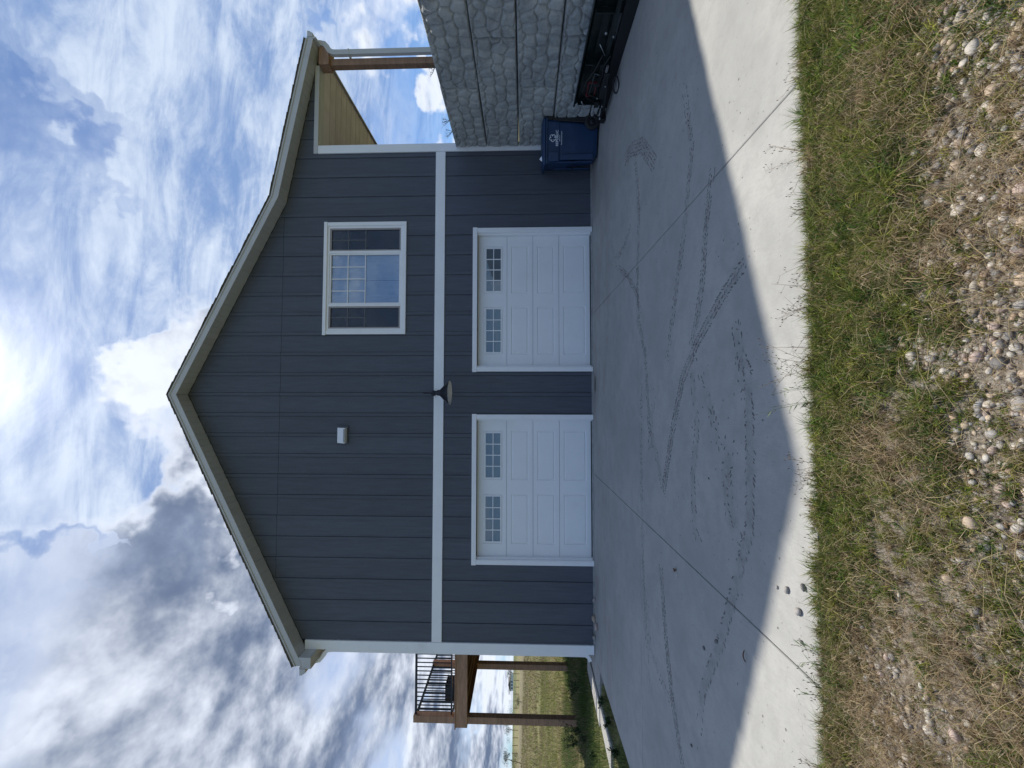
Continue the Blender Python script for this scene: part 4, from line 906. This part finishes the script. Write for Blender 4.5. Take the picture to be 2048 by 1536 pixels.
# bushy weeds
def weed(px, py, H, W_, seed, label, dens=1., group=None):
    rnd = random.Random(seed); root = empty('weed_plant', (px, py, float(zfield(px, py))), label=label, cat='weed', group=group)
    st_ = MB(); V, F, Cc = [], [], []; 
    for k in range(int(9*dens)):
        a = rnd.random()*6.28; L = H*rnd.uniform(.55, 1.05); sp = W_*rnd.uniform(.2, 1)
        pts = [Vector((math.cos(a)*sp*q**1.2, math.sin(a)*sp*q**1.2, L*q*(1-.12*q))) for q in (0, .33, .66, 1)]; st_.tube(pts, [.005, .004, .003, .0015], 4, cap=False)
        for j in range(int(38*dens)):
            q = rnd.uniform(.12, 1); i = min(2, int(q*3)); p = pts[i].lerp(pts[i+1], q*3-i); dr = Vector((rnd.gauss(0, 1), rnd.gauss(0, 1), rnd.uniform(-.2, 1))).normalized()
            ll = rnd.uniform(.03, .075)*(1.3-q*.6); sdv = dr.cross(Vector((rnd.gauss(0, 1), rnd.gauss(0, 1), 1))).normalized()*ll*.16; m_ = p+dr*ll*.5; k0 = len(V)
            V += [p, m_+sdv, p+dr*ll, m_-sdv]; F += [(k0, k0+1, k0+2), (k0, k0+2, k0+3)]; c_ = rnd.choice([(.025, .05, .018), (.035, .065, .02), (.05, .085, .028), (.02, .042, .02)]); Cc += [c_]*4
    st_.build('stem', mat('weed_stem_dark', (.06, .075, .03), .7, .2, 20, 0), root)
    soup('leaves', np.array([v_[:] for v_ in V]), F, M_weed, np.array(Cc), parent=root)
weed(-7.75, 1.75, .78, .30, 1, 'tallest branching dark weed just inside the outer deck post'); weed(-8.4, 2.2, .50, .32, 2, 'bushy weed wrapped round the foot of the outer deck post')
weed(-8.9, 1.3, .42, .35, 3, 'bushy dark weed beyond the outer deck post'); weed(-7.2, 2.4, .42, .30, 4, 'low dark weed between the two deck posts')
weed(-6.6, 3.0, .50, .36, 5, 'wide dark weed under the deck near the house'); weed(-6.0, 2.0, .42, .34, 6, 'dark weed close beside the downspout')
for i, (px, py, H) in enumerate([(-5.7, 3.2, .55), (-6.3, 4.2, .6), (-7.0, 4.2, .5), (-7.6, 4.7, .5), (-5.55, 1.7, .40), (-6.6, 1.6, .35), (-8.1, .9, .3), (-7.4, 1.1, .25), (-8.8, .4, .3), (-9.6, 1.6, .4), (-5.9, 5.2, .6), (-6.9, .1, .22), (-7.9, .0, .25), (-6.3, -1.0, .18), (-5.25, -.75, .16), (-5.25, -1.2, .14), (-5.3, -1.7, .15), (-5.2, -2.2, .14)]):
    weed(px, py, H, H*.8, 20+i, ['leafy dark weed under the deck close to the house wall', 'leafy weed under the deck behind the downspout', 'leafy weed under the middle of the deck', 'leafy weed at the foot of the inner deck post', 'leafy weed beside the downspout elbow', 'low leafy weed in front of the deck near the corner', 'low leafy weed in sun in front of the outer post', 'small leafy weed in sun in front of the deck', 'small leafy weed past the outer post toward the field', 'leafy weed farthest out past the outer post', 'leafy weed deepest under the deck', 'small weed outside the pale concrete strip', 'small weed well outside the pale concrete strip', 'low weed at the near end of the concrete strip', 'low shaded weed between strip and slab, farthest one', 'low shaded weed between strip and slab, second one', 'low shaded weed between strip and slab, third one', 'low shaded weed between strip and slab, nearest one'][i], .75, 'weeds beside the house and under the deck')
MB().box(5.81, 7.6, -.3, 9.6, 2.5, 2.735).build('porch_bounce_slab', M_conc, house)  # unseen slab, added to give the porch ceiling a more neutral bounce
# little plants on top of the retaining wall
for i, (py, H) in enumerate([(-1.95, .10), (-.75, .14), (-.45, .12)]):
    rnd = random.Random(i+90); root = empty('wall_weed', (5.235, py, 2.765), label=['small feathery weed on the retaining wall top nearest the camera', 'tuft of weed on the wall top, the middle one', 'tuft of weed on the wall top nearest the house'][i], cat='weed'); m = MB()
    for k in range(7):
        a = rnd.random()*6.28; pts = [Vector((math.cos(a)*.05*q-.05*q, math.sin(a)*.12*q, H*q)) for q in (0, .5, 1)]; m.tube(pts, [.003, .002, .001], 4, cap=False)
        for j in range(6):
            q = rnd.uniform(.3, 1); p = pts[0].lerp(pts[2], q); m.tube([p, p+Vector((rnd.gauss(0, .02), rnd.gauss(0, .02), .02))], [.002, .001], 3, cap=False)
    m.build('stem', mat('wall_weed_green', (.08, .10, .05), .7, .2, 20, 0), root)

# ------------------------------------------------------------------ deck
deck = empty('raised_deck', label='raised brown timber deck on posts with a black metal railing', cat='deck')
DX0, DX1, DY0, DY1, DZ = -8.24, -4.93, 2.35, 6.4, 3.10
MB().box(DX0, DX1, DY0, DY0+.04, 2.81, DZ).build('rim_board', M_cedar_x, deck, bevel=.004)
MB().box(DX0, DX0+.04, DY0+.041, DY1, 2.81, DZ).build('rim_board', M_cedar_y, deck, bevel=.004)
MB().box(DX0, DX1, DY1+.001, DY1+.04, 2.81, DZ).build('rim_board', M_cedar_x, deck)
for i in range(8):
    x_ = DX0+.40+i*.40
    MB().box(x_, x_+.04, DY0+.041, DY1, 2.86, DZ-.001).build('joist', M_cedar_y, deck)
for i in range(28):
    y_ = DY0-.025+i*.146
    MB().box(DX0-.03, DX1, y_, y_+.140, DZ+.001, DZ+.028).build('deck_board', M_cedar_x, deck)
for y_ in (DY0+.042, DY0+2.10, DY1-.2): MB().box(-8.175, -8.005, y_, y_+.16, -.1, 2.80 if y_ > 3 else 4.19).build('post', M_cedar, deck, bevel=.006)
MB().box(-8.175, -8.005, DY0+2.10, DY0+2.26, 3.129, 4.17).build('post', M_cedar, deck, bevel=.006)
def rail(ax_, a, b_, c0):
    m1 = empty('railing'); m1.parent = deck
    top, bot = 4.115, 3.21
    def bx(u0, u1, z0, z1, hw, nm):
        (MB().box(u0, u1, c0-hw, c0+hw, z0, z1) if ax_ == 'x' else MB().box(c0-hw, c0+hw, u0, u1, z0, z1)).build(nm, M_black, m1)
    bx(a, b_, top, top+.05, .025, 'top_rail'); bx(a, b_, bot, bot+.035, .02, 'bottom_rail')
    n_ = int((b_-a)/.104)
    for i in range(1, n_): u = a+(b_-a)*i/n_; bx(u-.0095, u+.0095, bot+.035, top, .0095, 'baluster')
rail('x', -8.004, DX1, DY0+.12); rail('y', DY0+.203, DY0+2.099, -8.09); rail('y', DY0+2.261, DY1, -8.09); rail('x', -8.0, DX1, DY1-.05)
fb = empty('storage_box', (-7.70, 2.95, DZ+.029), label='low black box standing on the deck behind the railing', cat='box')
MB().prism([(-.21, .03), (.21, .03), (.21, .27), (.17, .30), (-.17, .30), (-.21, .27)], -.2, .2).build('body', M_black, fb, bevel=.01)
for sx_ in (-.17, .17): MB().box(sx_-.03, sx_+.03, -.17, .17, 0, .03).build('foot', M_black, fb)
MB().box(-.22, .22, -.21, .21, .302, .318).build('lid', M_black, fb)

# ------------------------------------------------------------------ wheeled bin
ang = R(-16)
bn_o = empty('wheeled_bin', (4.88, -.50, SL*-.5), ang, label='blue wheeled refuse bin with white print standing against the stone wall', cat='bin')
def ring(hx0, hx1, hy, zz, r_=.05, n=4):
    pts = []
    for (cx, cy, a0) in ((hx1-r_, hy-r_, 0), (hx0+r_, hy-r_, 90), (hx0+r_, -hy+r_, 180), (hx1-r_, -hy+r_, 270)):
        for k in range(n+1): a = R(a0+90*k/n); pts.append((cx+r_*math.cos(a), cy+r_*math.sin(a), zz))
    return pts
secs = [(-.27, .25, .235, .03), (-.30, .275, .25, .10), (-.325, .30, .268, .40), (-.345, .32, .282, .72), (-.352, .328, .288, .74), (-.372, .345, .300, .94), (-.385, .352, .308, .945), (-.385, .352, .308, .985)]
m = MB(); rr = [ring(*s_[:3], s_[3]) for s_ in secs]; n = len(rr[0]); m.v = [p for r_ in rr for p in r_]
m.f = [(i*n+k, i*n+(k+1) % n, (i+1)*n+(k+1) % n, (i+1)*n+k) for i in range(len(rr)-1) for k in range(n)]+[tuple(range(n))[::-1], tuple(range((len(rr)-1)*n, len(rr)*n))]; m.sm = [False]*len(m.f)
m.build('body', M_bin, bn_o, bevel=.006)
l_ = MB(); rr = [ring(-.42, .37, .325, .99), ring(-.43, .38, .33, 1.0), ring(-.42, .375, .322, 1.028), ring(-.30, .30, .24, 1.055)]; l_.v = [p for r_ in rr for p in r_]
l_.f = [(i*n+k, i*n+(k+1) % n, (i+1)*n+(k+1) % n, (i+1)*n+k) for i in range(3) for k in range(n)]+[tuple(range(n))[::-1], tuple(range(3*n, 4*n))]; l_.sm = [False]*len(l_.f); l_.build('lid', M_bin, bn_o)
MB().box(-.44, -.405, -.20, .20, 1.006, 1.016).build('lid_grip', M_bin, bn_o)
MB().box(-.335, -.235, -.302, -.27, .10, .70).build('corner_rib', M_bin, bn_o, bevel=.012)
MB().box(-.355, -.19, -.312, -.27, .735, .925).build('lift_pocket', M_bin, bn_o, bevel=.012)
MB().box(-.375, -.352, -.27, -.17, .10, .80).build('corner_rib', M_bin, bn_o, bevel=.010)
MB().box(-.375, -.352, .17, .27, .10, .80).build('corner_rib', M_bin, bn_o, bevel=.010)
MB().box(-.398, .37, -.322, -.3085, .955, .982).build('rim', M_bin, bn_o, bevel=.004)
f_ = MB(); f_.box(-.362, -.352, -.16, .16, .55, .80).build('front_panel', M_bin, bn_o, bevel=.004)
MB().tube([(-.368, -.10, .47), (-.39, -.10, .44), (-.39, .10, .44), (-.368, .10, .47)], .012, 8).build('catch_bar', M_binblk, bn_o)
MB().box(.335, .47, -.29, .29, .86, .995).build('hinge_housing', M_binblk, bn_o, bevel=.01)
MB().tube([(.46, -.26, .95), (.51, -.26, .96), (.51, .26, .96), (.46, .26, .95)], .016, 10).build('handle', M_binblk, bn_o)
MB().prism([(.28, .20), (.33, .86), (.43, .86), (.49, .70), (.48, .40), (.42, .22)], -.27, .27).build('back_panel', M_binblk, bn_o, bevel=.01)
for s_ in (-1, 1):
    w_ = empty('wheel', (.30, s_*.275, .14)); w_.parent = bn_o
    MB().lathe([(.085, -.028), (.125, -.028), (.14, -.018), (.14, .018), (.125, .028), (.085, .028)], 28, axis='y').build('tyre', M_rubber, w_)
    MB().lathe([(.001, -.02), (.03, -.026), (.035, -.012), (.075, -.012), (.086, -.026), (.086, .026), (.035, .012), (.001, .02)], 28, axis='y').build('hub', M_binblk, w_)
MB().tube([(.30, -.26, .14), (.30, .26, .14)], .011, 8).build('axle', M_steel, bn_o)
m = MB(); m.add([(-.30, -.22, 1.032), (-.20, -.24, 1.030), (-.26, -.20, 1.085)], [(0, 1, 2)]); m.add([(-.30, -.22, 1.032), (-.26, -.20, 1.085), (-.29, -.15, 1.035)], [(0, 1, 2)])
pp = m.build('paper_scrap', M_paper, label='white scrap of paper caught on top of the blue bin lid', cat='paper'); pp.location = (4.84, -.50, SL*-.5+.012); pp.rotation_euler = (0, 0, ang)
def text_mesh(txt, size, name):
    cu = bpy.data.curves.new(name, 'FONT'); cu.body = txt; cu.size = size; cu.align_x = 'CENTER'; cu.extrude = .0006; cu.offset = size*.012
    ob = bpy.data.objects.new('tmp', cu); COL.objects.link(ob); dg = bpy.context.evaluated_depsgraph_get(); me = bpy.data.meshes.new_from_object(ob.evaluated_get(dg)); bpy.data.objects.remove(ob); me.name = name; me.materials.clear(); me.materials.append(M_print); return me
# side face leans: place the print on it
def side_y(zz): return -(.282+(.300-.282)*0) if zz < .74 else -(.288+(.300-.288)*(zz-.74)/.2)
tilt = math.atan2(.012, .2)
lx = .03
for txt, sz, zz, nm in (('REPUBLIC', .062, .755, 'lettering'), ('SERVICES', .026, .722, 'lettering'), ('RepublicServices.com', .026, .685, 'lettering')):
    o = link(nm, text_mesh(txt, sz, nm), bn_o, (lx, (-.2945 if zz > .75 else -.2875), zz), (math.pi/2-(tilt if zz > .75 else .04), 0, 0))
sy = MB()
for k in range(5):                  # emblem: five round-ended hooks turning about a centre
    a0 = R(90+72*k); pts = []
    for q in range(9):
        th = a0+R(-26+q*11); rad = .040+.020*math.sin(q/8*math.pi); pts.append((lx+rad*math.cos(th), -.3005, .855+rad*math.sin(th)))
    th = a0+R(62); pts.append((lx+.028*math.cos(th), -.3005, .855+.028*math.sin(th))); sy.tube(pts, .0058, 6)
sy.build('emblem', M_print, bn_o)

# ------------------------------------------------------------------ snow plow against the wall
pl = empty('snow_plow', (0, 0, 0), label='black snow plow blade with its hitch frame standing along the stone wall', cat='snow plow')
def gz(y_): return SL*y_
YA, YB = -1.36, -3.9
m = MB(); vs = []; fs = []; pf = [(5.00, .0), (5.06, .10), (5.09, .24), (5.085, .38), (5.05, .50), (5.00, .555)]
for i in range(21):
    y_ = YA+(YB-YA)*i/20
    for (x_, zz) in pf: vs.append((x_, y_, zz+gz(y_)+.005))
    for (x_, zz) in pf: vs.append((x_+.012, y_, zz+gz(y_)+.005))
for i in range(20):
    a = i*12; b2_ = a+12
    for k in range(5): fs += [(a+k, a+k+1, b2_+k+1, b2_+k), (a+6+k, b2_+6+k, b2_+7+k, a+7+k)]
fs += [(k, k+6, k+7, k+1) for k in range(5)]+[(240+k, 241+k, 247+k, 246+k) for k in range(5)]
m.add(vs, fs); m.build('moldboard', M_plow, pl)
MB().tube([(4.99, YA, .555+gz(YA)), (4.99, YB, .555+gz(YB))], .014, 8).build('top_edge_roll', M_plow, pl)
MB().box(4.965, 4.999, YB, YA+.02, -.07, .10).build('cutting_edge', M_black, pl)
for y_ in (-1.40, -2.20, -3.0, -3.75):
    MB().prism([(5.04, .03+gz(y_)), (4.975, .10+gz(y_)), (4.985, .30+gz(y_)), (4.99, .50+gz(y_)), (5.05, .50+gz(y_)), (5.085, .3+gz(y_))], y_-.008, y_+.008).build('rib', M_plow, pl)
MB().box(4.955, 4.99, -3.7, -1.6, .15, .20).build('channel', M_plow, pl)
# quadrant and A-frame folded along the blade
MB().tube([(4.97, -2.15, .16), (4.88, -1.75, .09), (4.92, -1.18, .03)], .030, 6).build('a_frame', M_black, pl)
MB().tube([(4.88, -2.10, .10), (4.80, -1.75, .08), (4.86, -1.20, .03)], .026, 6).build('a_frame', M_black, pl)
MB().box(4.78, 4.96, -1.32, -1.22, -.01, .06).build('coupler', M_black, pl, bevel=.006)
MB().lathe([(.001, 0), (.022, 0), (.022, .03), (.001, .03)], 12, at=(4.90, -1.18, .04)).build('pin', M_steel, pl)
MB().box(4.80, 4.95, -2.25, -1.75, .10, .19).build('valve_block', M_black, pl, bevel=.01)
MB().tube([(4.86, -2.15, .20), (4.90, -2.15, .30), (4.90, -1.75, .34), (4.86, -1.72, .20)], .020, 6).build('lift_arm', M_plow, pl)
fr = MB(); 
for (ya, yb, za, zb_) in ((-2.0, -1.72, .245, .26), (-2.0, -1.72, .37, .385), (-2.0, -1.985, .26, .37), (-1.735, -1.72, .26, .37)): fr.box(4.88, 4.90, ya, yb, za, zb_)
fr.build('red_bracket', M_red, pl)
hp = [(4.87, -2.5, .26), (4.83, -2.30, .33), (4.85, -2.05, .42), (4.9, -1.80, .44), (4.93, -1.62, .34), (4.90, -1.55, .2)]; MB().tube(hp, .010, 8).build('hose', M_rubber, pl)
MB().tube([(4.90, -2.45, .14), (4.86, -2.3, .22), (4.85, -2.15, .20), (4.86, -2.0, .24)], .010, 8).build('hose', M_rubber, pl)
MB().tube([(4.74+.085*math.cos(a), -2.12+.125*math.sin(a), .0+SL*-2.1+.035+.03*math.cos(a)) for a in [k*math.pi/8 for k in range(17)]], .011, 8).build('skid_loop', M_rubber, pl)
MB().tube([(4.885, -2.66, .33), (4.865, -2.50, .23)], .006, 6).build('rod', M_steel, pl)
MB().tube([(4.955, -1.52, .42), (4.95, -1.47, .40), (4.95, -1.44, .36)], .009, 6).build('clevis', M_steel, pl)
for (y_, zz, s_) in ((-2.78, .27, .018), (-2.86, .19, .012), (-1.93, .29, .010), (-1.78, .21, .010), (-1.60, .10, .012), (-1.42, .45, .008), (-1.40, .12, .010), (-2.02, .13, .010)):
    MB().lathe([(.001, -.01), (s_, -.01), (s_, .01), (.001, .01)], 8, axis='x', at=(4.925 if zz > .25 else 4.80, y_, zz)).build('bolt', M_steel, pl)
for (ya, za, yb, zb_) in ((-2.08, .22, -2.02, .30), (-1.70, .16, -1.58, .22), (-1.62, .08, -1.45, .08), (-1.55, .14, -1.42, .12)): MB().box(4.795, 4.805, min(ya, yb), max(ya, yb), min(za, zb_), max(za, zb_)+.012).build('link_plate', M_black, pl)
for k in range(7): MB().tube([(4.84+.018*math.cos(a), -2.34+.02*k, .16+.018*math.sin(a)) for a in [q*math.pi/4 for q in range(9)]], .004, 5).build('chain_link', M_steel, pl)

# ------------------------------------------------------------------ far things out in the pasture
def far_tree(x_, y_, H, Wd, seed, label):
    rnd = random.Random(seed); z0 = float(zfield(x_, y_)); root = empty('tree', (x_, y_, z0), label=label, cat='tree')
    MB().tube([(0, 0, 0), (.1*H, 0, H*.3), (0, .05*H, H*.7)], [.05*H, .035*H, .012*H], 7).build('trunk', M_cedar, root)
    V, F, Cc = [], [], []
    cl = [(rnd.gauss(0, Wd*.28), rnd.gauss(0, Wd*.28), H*rnd.uniform(.35, .92), Wd*rnd.uniform(.16, .30)) for _ in range(11)]
    for k in range(1500):
        c_ = rnd.choice(cl); p = Vector((c_[0], c_[1], c_[2]))+Vector((rnd.gauss(0, 1), rnd.gauss(0, 1), rnd.gauss(0, .8))).normalized()*c_[3]*rnd.random()**.4
        a = Vector((rnd.gauss(0, 1), rnd.gauss(0, 1), rnd.gauss(0, 1))).normalized()*H*.035; b_ = a.cross(Vector((rnd.gauss(0, 1), rnd.gauss(0, 1), 1))).normalized()*H*.025; k0 = len(V); V += [p-a, p+b_, p+a]; F.append((k0, k0+1, k0+2)); g0 = rnd.uniform(.6, 1.3); Cc += [(.028*g0, .045*g0, .018*g0)]*3
    soup('crown', np.array([v_[:] for v_ in V]), F, M_weed, np.array(Cc), parent=root)
def polar(az_deg, dist): return -8*0+dist*math.sin(R(az_deg)), -8+dist*math.cos(R(az_deg))
for i, (az_, ds, H, Wd, lb) in enumerate([(-33.6, 175, 2.6, 3.4, 'small dark tree on the horizon beside the far farmhouse, next to the house corner'), (-35.0, 185, 2.2, 3, 'low dark tree just past the far farmhouse'), (-37.2, 190, 2.0, 5, 'low hedge-like bush on the skyline between the deck posts'),
                                          (-38.6, 175, 2.6, 4, 'small dark bush on the skyline just inside the outer deck post'), (-41.0, 150, 2.6, 2.8, 'dark tree on the skyline beyond the outer deck post'), (-41.2, 66, 1.2, 1.9, 'round dark bush standing alone in the tan field beyond the outer deck post'),
                                          (-36.2, 70, .9, 1.5, 'small dark bush in the field between the deck posts'), (-34.6, 78, .5, 4.0, 'long low dark bush in the field between the deck posts')]):
    far_tree(*polar(az_, ds), H, Wd, 60+i, lb)
fx, fy = polar(-34.4, 178); fh = empty('farmhouse', (fx, fy, float(zfield(fx, fy))), label='tiny pale farmhouse on the horizon seen past the house corner', cat='farmhouse')
MB().box(-2.0, 2.0, -1.5, 1.5, -1, 1.1).build('wall', M_white, fh); MB().prism([(-2.2, 1.1), (2.2, 1.1), (0, 1.9)], -1.7, 1.7).build('roof', M_shing, fh)
for x_ in (-1.1, 0, 1.1): MB().box(x_-.25, x_+.25, -1.54, -1.501, .35, .8).build('window', M_core, fh)
fe = empty('wire_fence', (0, 0, 0), label='distant wire fence of thin posts crossing the tan field', cat='fence')
prev = None
for k in range(30):
    x_, y_ = polar(-33-k*.62, 88+.2*k); z0 = float(zfield(x_, y_)); MB().box(x_-.035, x_+.035, y_-.035, y_+.035, z0-.2, z0+.95).build('post', M_cedar, fe)
    if prev: MB().tube([(prev[0], prev[1], prev[2]+.85), (x_, y_, z0+.85)], .006, 3, cap=False).build('wire', M_steel, fe)
    prev = (x_, y_, z0)
